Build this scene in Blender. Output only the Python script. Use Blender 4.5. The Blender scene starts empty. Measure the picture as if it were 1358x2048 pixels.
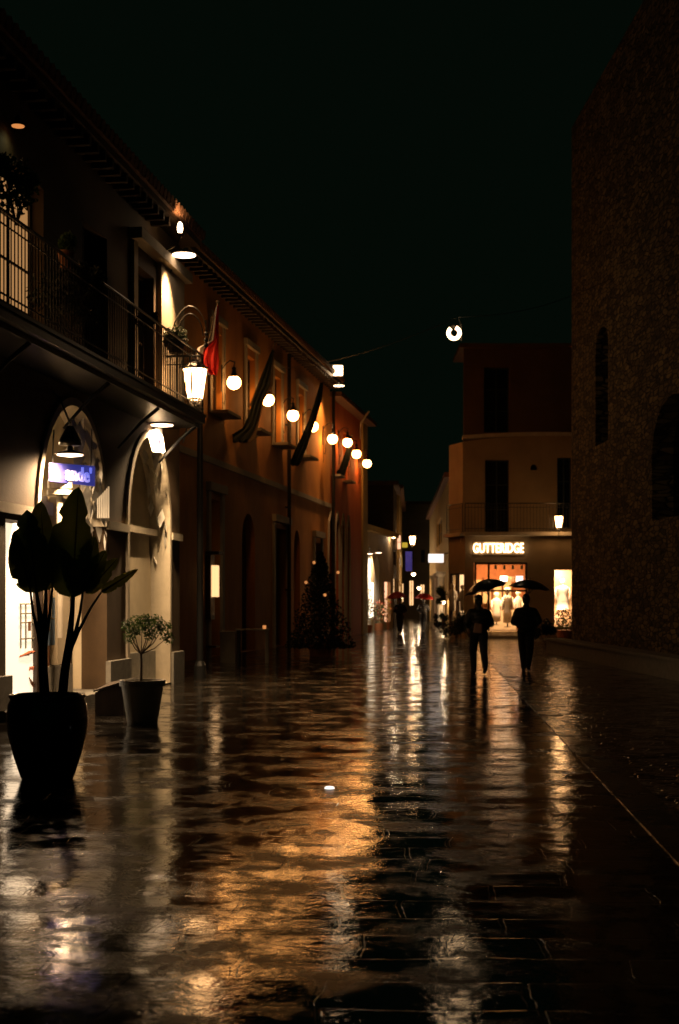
import bpy, bmesh, math, random
from mathutils import Vector, Matrix
from mathutils.geometry import tessellate_polygon
R = math.radians
random.seed(11)
sc = bpy.context.scene
col = sc.collection
F_PX, CH, HY = 2844.0, 1.66, 1200.0          # focal length in photo pixels, eye height, horizon row

# ------------------------------------------------------------------ camera
cd = bpy.data.cameras.new('camera'); cam = bpy.data.objects.new('camera', cd); col.objects.link(cam)
cam.location = (0, 0, CH); cam.rotation_euler = (R(90), 0, 0)
cd.sensor_fit = 'VERTICAL'; cd.sensor_height = 36.0; cd.lens = 36.0*F_PX/2048
cd.shift_y = (HY-1024)/2048.0
cd.clip_end = 2000; cd.clip_start = 0.05
cd.dof.use_dof = True; cd.dof.focus_distance = 13.0; cd.dof.aperture_fstop = 3.2
sc.camera = cam
sc.render.resolution_x = 679; sc.render.resolution_y = 1024

# ------------------------------------------------------------------ night sky
w = bpy.data.worlds.new('World'); sc.world = w; w.use_nodes = True
nt = w.node_tree; bg = nt.nodes['Background']
sky = nt.nodes.new('ShaderNodeTexSky'); sky.sky_type = 'NISHITA'; sky.sun_disc = False
sky.sun_elevation = R(-4); sky.sun_rotation = R(200)
tint = nt.nodes.new('ShaderNodeMix'); tint.data_type = 'RGBA'; tint.inputs[0].default_value = 0.97
tint.inputs[7].default_value = (0.012, 0.031, 0.017, 1)
nt.links.new(sky.outputs[0], tint.inputs[6]); nt.links.new(tint.outputs[2], bg.inputs[0])
bg.inputs[1].default_value = 0.09
sc.view_settings.view_transform = 'Standard'; sc.view_settings.look = 'None'
sc.view_settings.exposure = 0.0; sc.view_settings.gamma = 1.0
sc.cycles.use_denoising = True
sc.cycles.max_bounces = 6; sc.cycles.diffuse_bounces = 1; sc.cycles.glossy_bounces = 4
sc.cycles.sample_clamp_indirect = 4.0
sc.cycles.caustics_reflective = False; sc.cycles.caustics_refractive = False

# ------------------------------------------------------------------ materials
def new_mat(name):
    m = bpy.data.materials.new(name); m.use_nodes = True
    return m, m.node_tree, m.node_tree.nodes['Principled BSDF']
def plain(name, c, rough=0.6, metal=0.0, spec=0.5, coat=0.0):
    m, t, b = new_mat(name)
    b.inputs['Base Color'].default_value = (*c, 1); b.inputs['Roughness'].default_value = rough
    b.inputs['Metallic'].default_value = metal; b.inputs['Specular IOR Level'].default_value = spec
    b.inputs['Coat Weight'].default_value = coat
    return m
def mottled(name, c1, c2, scale=2.0, rough=0.8, bump=0.3, bscale=30.0, dist=0.01, stretch=(1, 1, 1)):
    m, t, b = new_mat(name); N = t.nodes.new; L = t.links.new
    tc = N('ShaderNodeTexCoord'); mp = N('ShaderNodeMapping'); mp.inputs['Scale'].default_value = stretch
    L(tc.outputs['Object'], mp.inputs[0])
    n1 = N('ShaderNodeTexNoise'); n1.inputs['Scale'].default_value = scale; n1.inputs['Detail'].default_value = 8
    n1.inputs['Roughness'].default_value = 0.65; L(mp.outputs[0], n1.inputs['Vector'])
    cr = N('ShaderNodeValToRGB'); cr.color_ramp.elements[0].position = 0.32; cr.color_ramp.elements[1].position = 0.68
    cr.color_ramp.elements[0].color = (*c1, 1); cr.color_ramp.elements[1].color = (*c2, 1)
    L(n1.outputs['Fac'], cr.inputs[0]); L(cr.outputs[0], b.inputs['Base Color'])
    n2 = N('ShaderNodeTexNoise'); n2.inputs['Scale'].default_value = bscale; n2.inputs['Detail'].default_value = 5
    L(mp.outputs[0], n2.inputs['Vector'])
    bp = N('ShaderNodeBump'); bp.inputs['Strength'].default_value = bump; bp.inputs['Distance'].default_value = dist
    L(n2.outputs['Fac'], bp.inputs['Height']); L(bp.outputs[0], b.inputs['Normal'])
    b.inputs['Roughness'].default_value = rough
    return m
def emit(name, c, s, base=(0.8, 0.8, 0.8)):
    m, t, b = new_mat(name)
    b.inputs['Base Color'].default_value = (*base, 1)
    b.inputs['Emission Color'].default_value = (*c, 1); b.inputs['Emission Strength'].default_value = s
    return m
def masonry(name, c1, c2, mortar, bw, rh, rough=0.85, bump=0.8):
    m, t, b = new_mat(name); N = t.nodes.new; L = t.links.new
    tc = N('ShaderNodeTexCoord'); mp = N('ShaderNodeMapping'); mp.inputs['Scale'].default_value = (1/bw, 1/bw, 1/rh); L(tc.outputs['Object'], mp.inputs[0])
    nz = N('ShaderNodeTexNoise'); nz.inputs['Scale'].default_value = 1.2; L(mp.outputs[0], nz.inputs['Vector'])
    mx = N('ShaderNodeMix'); mx.data_type = 'VECTOR'; mx.inputs[0].default_value = 0.25
    L(mp.outputs[0], mx.inputs[4]); L(nz.outputs['Color'], mx.inputs[5])
    vc = N('ShaderNodeTexVoronoi'); vc.inputs['Randomness'].default_value = 0.8; L(mx.outputs[1], vc.inputs['Vector'])
    ve = N('ShaderNodeTexVoronoi'); ve.feature = 'DISTANCE_TO_EDGE'; ve.inputs['Randomness'].default_value = 0.8; L(mx.outputs[1], ve.inputs['Vector'])
    cr = N('ShaderNodeValToRGB'); cr.color_ramp.elements[0].color = (*c2, 1); cr.color_ramp.elements[1].color = (*c1, 1)
    L(vc.outputs['Color'], cr.inputs[0])
    er = N('ShaderNodeMapRange'); er.inputs[1].default_value = 0.02; er.inputs[2].default_value = 0.12; L(ve.outputs['Distance'], er.inputs[0])
    mc = N('ShaderNodeMix'); mc.data_type = 'RGBA'; L(er.outputs[0], mc.inputs[0]); mc.inputs[6].default_value = (*mortar, 1); L(cr.outputs[0], mc.inputs[7])
    n2 = N('ShaderNodeTexNoise'); n2.inputs['Scale'].default_value = 1.1; n2.inputs['Detail'].default_value = 9; L(tc.outputs['Object'], n2.inputs['Vector'])
    mul = N('ShaderNodeMix'); mul.data_type = 'RGBA'; mul.blend_type = 'OVERLAY'; mul.inputs[0].default_value = 0.9
    L(mc.outputs[2], mul.inputs[6]); L(n2.outputs['Fac'], mul.inputs[7]); L(mul.outputs[2], b.inputs['Base Color'])
    bp = N('ShaderNodeBump'); bp.inputs['Strength'].default_value = bump; bp.inputs['Distance'].default_value = 0.08
    L(er.outputs[0], bp.inputs['Height']); L(bp.outputs[0], b.inputs['Normal'])
    b.inputs['Roughness'].default_value = rough
    return m
def leaf_mat(name, c1, c2, transl=0.35, rough=0.35, scale=6.0):
    m, t, b = new_mat(name); N = t.nodes.new; L = t.links.new
    tc = N('ShaderNodeTexCoord'); n1 = N('ShaderNodeTexNoise'); n1.inputs['Scale'].default_value = scale; n1.inputs['Detail'].default_value = 4
    L(tc.outputs['Object'], n1.inputs['Vector'])
    cr = N('ShaderNodeValToRGB'); cr.color_ramp.elements[0].position = 0.35; cr.color_ramp.elements[1].position = 0.65
    cr.color_ramp.elements[0].color = (*c1, 1); cr.color_ramp.elements[1].color = (*c2, 1); L(n1.outputs['Fac'], cr.inputs[0])
    L(cr.outputs[0], b.inputs['Base Color']); b.inputs['Roughness'].default_value = rough
    tr = N('ShaderNodeBsdfTranslucent'); L(cr.outputs[0], tr.inputs['Color'])
    mx = N('ShaderNodeMixShader'); mx.inputs[0].default_value = transl
    out = t.nodes['Material Output']
    L(b.outputs[0], mx.inputs[1]); L(tr.outputs[0], mx.inputs[2]); L(mx.outputs[0], out.inputs['Surface'])
    return m
def wet_paving(name, bw, rh, angle, c1, c2, joint, r0, r1, bump_b, bump_n, nscale, round_stone=False):
    m, t, b = new_mat(name); N = t.nodes.new; L = t.links.new
    tc = N('ShaderNodeTexCoord'); mp = N('ShaderNodeMapping'); mp.inputs['Rotation'].default_value = (0, 0, angle)
    L(tc.outputs['Object'], mp.inputs[0])
    wb = N('ShaderNodeTexNoise'); wb.inputs['Scale'].default_value = 1.6; L(mp.outputs[0], wb.inputs['Vector'])
    mx = N('ShaderNodeMix'); mx.data_type = 'VECTOR'; mx.inputs[0].default_value = 0.14
    L(mp.outputs[0], mx.inputs[4]); L(wb.outputs['Color'], mx.inputs[5])
    sp = N('ShaderNodeSeparateXYZ'); L(mx.outputs[1], sp.inputs[0])
    dv = N('ShaderNodeMath'); dv.operation = 'DIVIDE'; dv.inputs[1].default_value = rh; L(sp.outputs[1], dv.inputs[0])
    fl_ = N('ShaderNodeMath'); fl_.operation = 'FLOOR'; L(dv.outputs[0], fl_.inputs[0])
    wn = N('ShaderNodeTexWhiteNoise'); wn.noise_dimensions = '1D'; L(fl_.outputs[0], wn.inputs['W'])
    ml = N('ShaderNodeMath'); ml.operation = 'MULTIPLY_ADD'; ml.inputs[1].default_value = bw*3; L(wn.outputs['Value'], ml.inputs[0]); L(sp.outputs[0], ml.inputs[2])
    cx_ = N('ShaderNodeCombineXYZ'); L(ml.outputs[0], cx_.inputs[0]); L(sp.outputs[1], cx_.inputs[1])
    dx = N('ShaderNodeMath'); dx.operation = 'DIVIDE'; dx.inputs[1].default_value = bw; L(ml.outputs[0], dx.inputs[0])
    fx = N('ShaderNodeMath'); fx.operation = 'FLOOR'; L(dx.outputs[0], fx.inputs[0])
    cc = N('ShaderNodeCombineXYZ'); L(fx.outputs[0], cc.inputs[0]); L(fl_.outputs[0], cc.inputs[1])
    wt = N('ShaderNodeTexWhiteNoise'); wt.noise_dimensions = '2D'; L(cc.outputs[0], wt.inputs['Vector'])
    sb = N('ShaderNodeVectorMath'); sb.operation = 'SUBTRACT'; sb.inputs[1].default_value = (.5, .5, .5); L(wt.outputs['Color'], sb.inputs[0])
    ts = N('ShaderNodeVectorMath'); ts.operation = 'MULTIPLY'; ts.inputs[1].default_value = (.018, .024, 0) if bw > .5 else (.12, .12, 0); L(sb.outputs[0], ts.inputs[0])
    br = N('ShaderNodeTexBrick'); br.inputs['Scale'].default_value = 1.0; br.offset = 0.0
    br.inputs['Brick Width'].default_value = bw; br.inputs['Row Height'].default_value = rh
    br.inputs['Mortar Size'].default_value = 0.015 if bw > .5 else .018; br.inputs['Mortar Smooth'].default_value = 0.6 if round_stone else 0.25
    br.inputs['Bias'].default_value = 0; br.squash = 1.0
    br.inputs['Color1'].default_value = (*c1, 1); br.inputs['Color2'].default_value = (*c2, 1); br.inputs['Mortar'].default_value = (*joint, 1)
    L(cx_.outputs[0], br.inputs['Vector'])
    L(br.outputs['Color'], b.inputs['Base Color'])
    # wetness: pools of smooth water between rougher damp stone
    pn = N('ShaderNodeTexNoise'); pn.inputs['Scale'].default_value = 1.5; pn.inputs['Detail'].default_value = 10; pn.inputs['Roughness'].default_value = 0.72
    L(mp.outputs[0], pn.inputs['Vector'])
    mr = N('ShaderNodeMapRange'); mr.inputs[1].default_value = 0.47; mr.inputs[2].default_value = 0.60
    mr.inputs[3].default_value = r0; mr.inputs[4].default_value = r1
    L(pn.outputs['Fac'], mr.inputs[0]); L(mr.outputs[0], b.inputs['Roughness'])
    n1 = N('ShaderNodeTexNoise'); n1.inputs['Scale'].default_value = nscale; n1.inputs['Detail'].default_value = 3; n1.inputs['Roughness'].default_value = 0.5
    L(mp.outputs[0], n1.inputs['Vector'])
    n3 = N('ShaderNodeTexNoise'); n3.inputs['Scale'].default_value = 60; n3.inputs['Detail'].default_value = 3
    L(mp.outputs[0], n3.inputs['Vector'])
    wet = N('ShaderNodeMapRange'); wet.inputs[1].default_value = 0.36; wet.inputs[2].default_value = 0.6
    wet.inputs[3].default_value = 0.12; wet.inputs[4].default_value = 1.0; L(pn.outputs['Fac'], wet.inputs[0])
    b1 = N('ShaderNodeBump'); b1.inputs['Strength'].default_value = 1.0; b1.inputs['Distance'].default_value = bump_n
    n0 = N('ShaderNodeTexNoise'); n0.inputs['Scale'].default_value = 2.2; n0.inputs['Detail'].default_value = 2; L(mp.outputs[0], n0.inputs['Vector'])
    b0 = N('ShaderNodeBump'); b0.inputs['Strength'].default_value = 1.0; b0.inputs['Distance'].default_value = 0.005
    L(n0.outputs['Fac'], b0.inputs['Height']); L(b0.outputs[0], b1.inputs['Normal'])
    L(n1.outputs['Fac'], b1.inputs['Height'])
    mm = N('ShaderNodeMath'); mm.operation = 'MULTIPLY'; L(n3.outputs['Fac'], mm.inputs[0]); L(wet.outputs[0], mm.inputs[1])
    b3 = N('ShaderNodeBump'); b3.inputs['Strength'].default_value = 1.0; b3.inputs['Distance'].default_value = 0.0007
    L(mm.outputs[0], b3.inputs['Height']); L(b1.outputs[0], b3.inputs['Normal'])
    b2 = N('ShaderNodeBump'); b2.invert = True; b2.inputs['Strength'].default_value = 1.0; b2.inputs['Distance'].default_value = bump_b
    L(br.outputs['Fac'], b2.inputs['Height']); L(b3.outputs[0], b2.inputs['Normal'])
    ad = N('ShaderNodeVectorMath'); ad.operation = 'ADD'; L(b2.outputs[0], ad.inputs[0]); L(ts.outputs[0], ad.inputs[1])
    nm = N('ShaderNodeVectorMath'); nm.operation = 'NORMALIZE'; L(ad.outputs[0], nm.inputs[0]); L(nm.outputs[0], b.inputs['Normal'])
    sr = N('ShaderNodeMapRange'); sr.inputs[1].default_value = 0.50; sr.inputs[2].default_value = 0.545; sr.inputs[3].default_value = 0.9; sr.inputs[4].default_value = 0.05
    L(pn.outputs['Fac'], sr.inputs[0]); L(sr.outputs[0], b.inputs['Specular IOR Level'])
    return m

M = {}
M['paving'] = wet_paving('wet flagstones', 0.75, 0.36, R(3.6), (0.009, 0.0075, 0.006), (0.018, 0.015, 0.011), (0.012, 0.01, 0.008), 0.035, 0.30, 0.018, 0.0012, 20)
M['cobble'] = wet_paving('wet cobbles', 0.16, 0.12, R(20), (0.03, 0.026, 0.02), (0.06, 0.05, 0.038), (0.008, 0.007, 0.006), 0.06, 0.16, 0.05, 0.012, 7.0, True)
M['strip'] = wet_paving('wet kerb stone', 2.2, 1.2, R(86), (0.08, 0.068, 0.05), (0.11, 0.09, 0.068), (0.02, 0.02, 0.018), 0.2, 0.34, 0.004, 0.004, 3.0)
M['cream'] = mottled('cream stucco', (0.52, 0.43, 0.29), (0.66, 0.56, 0.40), 1.2)
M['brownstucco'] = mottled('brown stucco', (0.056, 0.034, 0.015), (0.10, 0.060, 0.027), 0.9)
M['orange'] = mottled('orange stucco', (0.48, 0.18, 0.028), (0.70, 0.31, 0.06), 0.8, stretch=(1, 1, 0.45))
M['red'] = mottled('red stucco', (0.50, 0.10, 0.02), (0.62, 0.16, 0.035), 0.9, stretch=(1, 1, 0.4))
M['ochre'] = mottled('ochre stucco', (0.42, 0.27, 0.09), (0.55, 0.38, 0.15), 1.0)
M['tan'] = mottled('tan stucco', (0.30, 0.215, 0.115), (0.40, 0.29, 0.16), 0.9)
M['palestone'] = mottled('pale dressed stone', (0.42, 0.36, 0.27), (0.55, 0.48, 0.37), 3)
M['greystone'] = mottled('grey plinth stone', (0.16, 0.15, 0.13), (0.27, 0.25, 0.21), 8, 0.7)
M['stone'] = masonry('rubble masonry', (0.30, 0.22, 0.10), (0.02, 0.015, 0.008), (0.008, 0.006, 0.004), 1.5, 0.42)
M['roof'] = mottled('clay roof tiles', (0.12, 0.055, 0.028), (0.22, 0.11, 0.055), 5, 0.8)
M['metal'] = plain('black painted iron', (0.012, 0.012, 0.012), 0.32, 0.0, 0.6)
M['pipe'] = plain('dark downpipe metal', (0.03, 0.028, 0.024), 0.45, 0.6)
M['wood'] = mottled('dark wood', (0.03, 0.018, 0.01), (0.06, 0.036, 0.02), 8, 0.55, stretch=(1, 1, .15))
M['shutter'] = mottled('green shutters', (0.012, 0.02, 0.014), (0.02, 0.032, 0.022), 6, 0.6)
M['glassdark'] = plain('dark window glass', (0.008, 0.009, 0.009), 0.06, 0, 0.6)
M['glazeblack'] = plain('black glazed ceramic', (0.006, 0.006, 0.006), 0.12, 0, 0.6, 0.5)
M['whitepot'] = mottled('matt off white plastic', (0.45, 0.42, 0.35), (0.52, 0.49, 0.42), 4, 0.55, 0.1)
M['terracotta'] = mottled('terracotta', (0.42, 0.15, 0.06), (0.5, 0.2, 0.09), 6, 0.75)
M['soil'] = mottled('potting soil', (0.02, 0.014, 0.01), (0.04, 0.03, 0.02), 20, 0.95, 0.8)
M['bigleaf'] = leaf_mat('broad leaf', (0.13, 0.19, 0.03), (0.27, 0.26, 0.05), 0.65, 0.3, 3.0)
M['leaf'] = leaf_mat('small leaf', (0.04, 0.085, 0.015), (0.12, 0.19, 0.04), 0.3, 0.45)
M['darkleaf'] = leaf_mat('dark evergreen leaf', (0.010, 0.018, 0.008), (0.028, 0.04, 0.016), 0.15, 0.5)
M['stem'] = mottled('brown stem', (0.025, 0.016, 0.008), (0.05, 0.03, 0.014), 20, 0.6)
M['bark'] = mottled('bark', (0.09, 0.06, 0.035), (0.16, 0.11, 0.065), 20, 0.8)
M['globe'] = emit('lit opal globe', (1.0, 0.42, 0.11), 34)
M['lanternglass'] = emit('lit lantern glass', (1.0, 0.52, 0.20), 24)
M['bulb'] = emit('lit white bulb', (1.0, 0.66, 0.40), 7)
M['bulbwarm'] = emit('lit warm bulb', (1.0, 0.66, 0.36), 14)
M['bulbdim'] = emit('dim amber bulb', (1.0, 0.36, 0.10), 0.7)
M['ring'] = emit('lit ring tube', (1.0, 0.62, 0.34), 7)
M['letters'] = emit('backlit white letters', (1.0, 0.66, 0.36), 7)
M['signwhite'] = emit('lit white sign face', (1.0, 0.93, 0.86), 1.5)
M['signblue'] = emit('lit blue letters', (0.16, 0.20, 1.0), 0.8)
M['signbluebox'] = emit('blue sign body', (0.12, 0.13, 0.85), 0.22, (0.02, 0.02, 0.1))
M['poster'] = emit('backlit white shop display', (1.0, 0.80, 0.56), 1.15)
M['winlit'] = emit('warm lit interior wall', (1.0, 0.50, 0.18), 0.4, (0.6, 0.4, 0.2))
M['winlit2'] = emit('lit window pane', (1.0, 0.56, 0.24), 1.5)
M['winwhite'] = emit('bright shop window', (1.0, 0.82, 0.6), 2.6)
M['winpink'] = emit('rosy shop window', (1.0, 0.5, 0.28), 1.5)
M['bannerblue'] = emit('blue lit banner', (0.16, 0.12, 0.75), 0.15, (0.05, 0.05, 0.3))
M['signyellow'] = emit('yellow lit sign', (0.8, 0.55, 0.05), 0.6, (0.5, 0.4, 0.05))
M['white'] = plain('white cloth', (0.75, 0.72, 0.66), 0.8)
M['inkgrey'] = plain('grey ink', (0.28, 0.26, 0.22), 0.7)
M['inkbrown'] = plain('brown ink', (0.22, 0.10, 0.05), 0.7)
M['inkred'] = plain('red brown ink', (0.45, 0.14, 0.07), 0.7)
M['inkblue'] = plain('blue ink', (0.16, 0.26, 0.40), 0.7)
M['letterblue'] = plain('blue lettering', (0.05, 0.05, 0.3), 0.7)
M['flagred'] = leaf_mat('red flag cloth', (0.80, 0.04, 0.025), (0.85, 0.06, 0.035), 0.6, 0.8)
M['flagwhite'] = leaf_mat('white flag cloth', (0.6, 0.55, 0.5), (0.66, 0.6, 0.55), 0.45, 0.8)
M['flagdark'] = leaf_mat('dark wet flag cloth', (0.012, 0.02, 0.016), (0.02, 0.028, 0.024), 0.1, 0.8)
M['coat'] = mottled('black quilted jacket', (0.008, 0.008, 0.009), (0.016, 0.016, 0.016), 12, 0.55, 0.4, 9, 0.02, (0.3, 0.3, 2))
M['trousers'] = mottled('dark trousers', (0.012, 0.011, 0.012), (0.022, 0.02, 0.02), 20, 0.8)
M['skin'] = plain('skin', (0.42, 0.24, 0.16), 0.5)
M['hair'] = plain('dark hair', (0.012, 0.009, 0.007), 0.5)
M['bag'] = plain('tan leather', (0.46, 0.27, 0.18), 0.45)
M['nylonblack'] = plain('black wet nylon', (0.008, 0.009, 0.009), 0.28, 0, 0.6)
M['nylonred'] = leaf_mat('red wet nylon', (0.42, 0.025, 0.018), (0.5, 0.035, 0.025), 0.35, 0.4)
M['flowers'] = emit('pale blossoms', (1, 0.6, 0.4), 0.0, (0.75, 0.45, 0.3))
M['flowred'] = plain('red blossoms', (0.55, 0.05, 0.04), 0.6)
M['flowyellow'] = plain('yellow blossoms', (0.6, 0.42, 0.06), 0.6)
M['cloth'] = plain('white shop garment', (0.8, 0.74, 0.66), 0.8)
M['brick'] = mottled('russet shop wall', (0.16, 0.055, 0.02), (0.24, 0.09, 0.03), 3)
M['shadedtan'] = mottled('umber stucco', (0.10, 0.058, 0.02), (0.15, 0.09, 0.035), .9)  # darker tan: shade of the set-back top storey put into the colour
M['awning'] = plain('pale canvas', (0.35, 0.28, 0.18), 0.8)

# ------------------------------------------------------------------ mesh helpers
class MB:
    def __init__(s): s.bm = bmesh.new()
    def quad(s, pts):
        vs = [s.bm.verts.new(Vector(p)) for p in pts]; s.bm.faces.new(vs); return s
    def hexa(s, c):           # 8 corners: bottom four then top four
        v = [s.bm.verts.new(Vector(p)) for p in c]
        for f in ((0, 3, 2, 1), (4, 5, 6, 7), (0, 1, 5, 4), (1, 2, 6, 5), (2, 3, 7, 6), (3, 0, 4, 7)):
            s.bm.faces.new([v[i] for i in f])
        return s
    def box(s, x0, x1, y0, y1, z0, z1):
        return s.hexa([(x0, y0, z0), (x1, y0, z0), (x1, y1, z0), (x0, y1, z0), (x0, y0, z1), (x1, y0, z1), (x1, y1, z1), (x0, y1, z1)])
    def fbox(s, F, u0, u1, v0, v1, n0, n1):       # box in a facade frame
        P = F.p
        return s.hexa([P(u0, v0, n0), P(u1, v0, n0), P(u1, v0, n1), P(u0, v0, n1), P(u0, v1, n0), P(u1, v1, n0), P(u1, v1, n1), P(u0, v1, n1)])
    def tube(s, pts, r, n=8, cap=True):
        pts = [Vector(p) for p in pts]; rs = r if isinstance(r, (list, tuple)) else [r]*len(pts)
        rings = []; up = None
        for i, p in enumerate(pts):
            d = (pts[min(i+1, len(pts)-1)] - pts[max(i-1, 0)]).normalized()
            if up is None: up = Vector((0, 0, 1)) if abs(d.z) < 0.9 else Vector((1, 0, 0))
            a = d.cross(up).normalized(); b = a.cross(d).normalized(); up = b
            rings.append([s.bm.verts.new(p + (a*math.cos(2*math.pi*k/n) + b*math.sin(2*math.pi*k/n))*rs[i]) for k in range(n)])
        for i in range(len(rings)-1):
            for k in range(n):
                s.bm.faces.new([rings[i][k], rings[i][(k+1) % n], rings[i+1][(k+1) % n], rings[i+1][k]])
        if cap:
            s.bm.faces.new(rings[0][::-1]); s.bm.faces.new(rings[-1])
        return s
    def lathe(s, prof, c=(0, 0, 0), n=32, smooth=True):
        c = Vector(c); rings = []
        for (r, z) in prof:
            if r < 1e-5: rings.append([s.bm.verts.new(c + Vector((0, 0, z)))])
            else: rings.append([s.bm.verts.new(c + Vector((r*math.cos(2*math.pi*k/n), r*math.sin(2*math.pi*k/n), z))) for k in range(n)])
        for a, b in zip(rings, rings[1:]):
            for k in range(n):
                k2 = (k+1) % n
                if len(a) == 1 and len(b) == 1: continue
                if len(a) == 1: s.bm.faces.new([a[0], b[k2], b[k]])
                elif len(b) == 1: s.bm.faces.new([a[k], a[k2], b[0]])
                else: s.bm.faces.new([a[k], a[k2], b[k2], b[k]])
        return s
    def ball(s, c, r, seg=16, rings=10, sc_=(1, 1, 1)):
        mt = Matrix.Translation(Vector(c)) @ Matrix.Diagonal((r*sc_[0], r*sc_[1], r*sc_[2], 1))
        bmesh.ops.create_uvsphere(s.bm, u_segments=seg, v_segments=rings, radius=1, matrix=mt); return s
    def limb(s, p0, r0, p1, r1, n=12):            # tapered capsule
        p0, p1 = Vector(p0), Vector(p1)
        s.ball(p0, r0, n, 8); s.ball(p1, r1, n, 8); s.tube([p0, p1], [r0, r1], n); return s
    def build(s, name, mat, parent=None, smooth=False):
        bmesh.ops.recalc_face_normals(s.bm, faces=s.bm.faces[:])
        me = bpy.data.meshes.new(name); s.bm.to_mesh(me); s.bm.free()
        if smooth:
            for p in me.polygons: p.use_smooth = True
        o = bpy.data.objects.new(name, me); col.objects.link(o)
        for mm in (mat if isinstance(mat, list) else [mat]): me.materials.append(mm)
        if parent is not None:
            o.parent = parent
            o.matrix_parent_inverse = parent.matrix_world.inverted() if parent.type != 'EMPTY' else Matrix.Translation(-root_loc(parent))
        return o
def root_loc(o):
    v = Vector(o.location)
    return v
def thing(name, label, cat, loc=(0, 0, 0), group=None):
    o = bpy.data.objects.new(name, None); o.empty_display_size = 0.2; col.objects.link(o); o.location = loc
    o['label'] = label; o['category'] = cat
    if group: o['group'] = group
    return o
def tag(o, label, cat, group=None):
    o['label'] = label; o['category'] = cat
    if group: o['group'] = group
    return o
def struct(o): o['kind'] = 'structure'; return o
def px(x, y, Z): return Vector(((x-679)/F_PX*Z, Z, CH+(HY-y)/F_PX*Z))
def gnd(x, y): Z = F_PX*CH/(y-HY); return Vector(((x-679)/F_PX*Z, Z, 0))

class Frame:
    """facade frame: u along the wall in plan, v up, n out towards the street"""
    def __init__(s, p0, p1, flip=False):
        s.o = Vector((p0[0], p0[1], 0)); d = Vector((p1[0]-p0[0], p1[1]-p0[1], 0)); s.len = d.length; s.d = d.normalized()
        s.nn = Vector((s.d.y, -s.d.x, 0)) * (-1 if flip else 1)
    def p(s, u, v, n=0): return s.o + s.d*u + s.nn*n + Vector((0, 0, v))
    def u_at_x(s, xp):        # u where the wall plane crosses photo column xp
        k = (xp-679)/F_PX     # X = k*Y
        return (k*s.o.y - s.o.x)/(s.d.x - k*s.d.y)
    def v_at(s, u, yp, n=0): Z = s.p(u, 0, n).y; return CH+(HY-yp)/F_PX*Z

def hole(kind, u0, u1, v0, v1, rise=0, n=14):
    if kind == 'rect': return [(u0, v0), (u1, v0), (u1, v1), (u0, v1)]
    c = (u0+u1)/2; a = (u1-u0)/2; pts = [(u0, v0), (u1, v0)]
    if kind == 'arch':
        for i in range(n+1):
            t = math.pi*i/n; pts.append((c+a*math.cos(t), v1+rise*math.sin(t)))
    if kind == 'point':
        for i in range(n//2+1):
            t = i/(n//2); pts.append((u1-a*(1-math.cos(t*math.pi/2)) , v1+rise*math.sin(t*math.pi/2)*0.98+rise*0.02*t))
        for i in range(n//2-1, -1, -1):
            t = i/(n//2); pts.append((u0+a*(1-math.cos(t*math.pi/2)), v1+rise*math.sin(t*math.pi/2)*0.98+rise*0.02*t))
    return pts
def wall(F, u0, u1, v0, v1, holes, thick, mat, name='wall', parent=None, n0=0.0, outer=None):
    """a wall slab of real thickness with openings cut through it"""
    loops = [outer or [(u0, v0), (u1, v0), (u1, v1), (u0, v1)]] + holes
    allp = [p for l in loops for p in l]
    tris = tessellate_polygon([[Vector((p[0], p[1], 0)) for p in l] for l in loops])
    mb = MB(); bm = mb.bm
    fr = [bm.verts.new(F.p(a, b, n0)) for a, b in allp]; bk = [bm.verts.new(F.p(a, b, n0-thick)) for a, b in allp]
    for t in tris:
        try:
            bm.faces.new([fr[i] for i in t]); bm.faces.new([bk[i] for i in t][::-1])
        except ValueError: pass
    k = 0
    for l in loops:
        for i in range(len(l)):
            j = (i+1) % len(l)
            bm.faces.new([fr[k+i], fr[k+j], bk[k+j], bk[k+i]])
        k += len(l)
    return mb.build(name, mat, parent)
def window(F, u0, u1, v0, v1, parent, pane, frame='wood', n=-0.18, mull=1, bars=2, sill=None, shutters=False, name='window'):
    f = MB(); t = 0.06
    f.fbox(F, u0+.002, u0+t, v0+.002, v1-.002, n-.05, n+.03); f.fbox(F, u1-t, u1-.002, v0+.002, v1-.002, n-.05, n+.03)
    f.fbox(F, u0+t+.001, u1-t-.001, v0+.002, v0+t, n-.05, n+.028); f.fbox(F, u0+t+.001, u1-t-.001, v1-t, v1-.002, n-.05, n+.028)
    for i in range(mull):
        c = u0+(u1-u0)*(i+1)/(mull+1); f.fbox(F, c-.03, c+.03, v0+t+.001, v1-t-.001, n-.045, n+.024)
    for i in range(bars):
        c = v0+(v1-v0)*(i+1)/(bars+1); f.fbox(F, u0+t+.002, u1-t-.002, c-.018, c+.018, n-.04, n+.018)
    o = f.build(name, M[frame], parent)
    MB().fbox(F, u0+.01, u1-.01, v0+.01, v1-.01, n-.02, n-.005).build('pane', pane, o)
    if sill: MB().fbox(F, u0-.15, u1+.15, v0-.09, v0-.003, -.1, sill).build('sill', M['palestone'], o)
    if shutters:
        for a, b_ in ((u0-(u1-u0)/2, u0-.02), (u1+.02, u1+(u1-u0)/2)):
            s = MB(); s.fbox(F, a, b_, v0, v1, .01, .05)
            k = v0+.12
            while k < v1-.1: s.fbox(F, a+.05, b_-.05, k, k+.035, .051, .068); k += .09
            s.build('shutter', M['shutter'], o)
    return o
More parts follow.
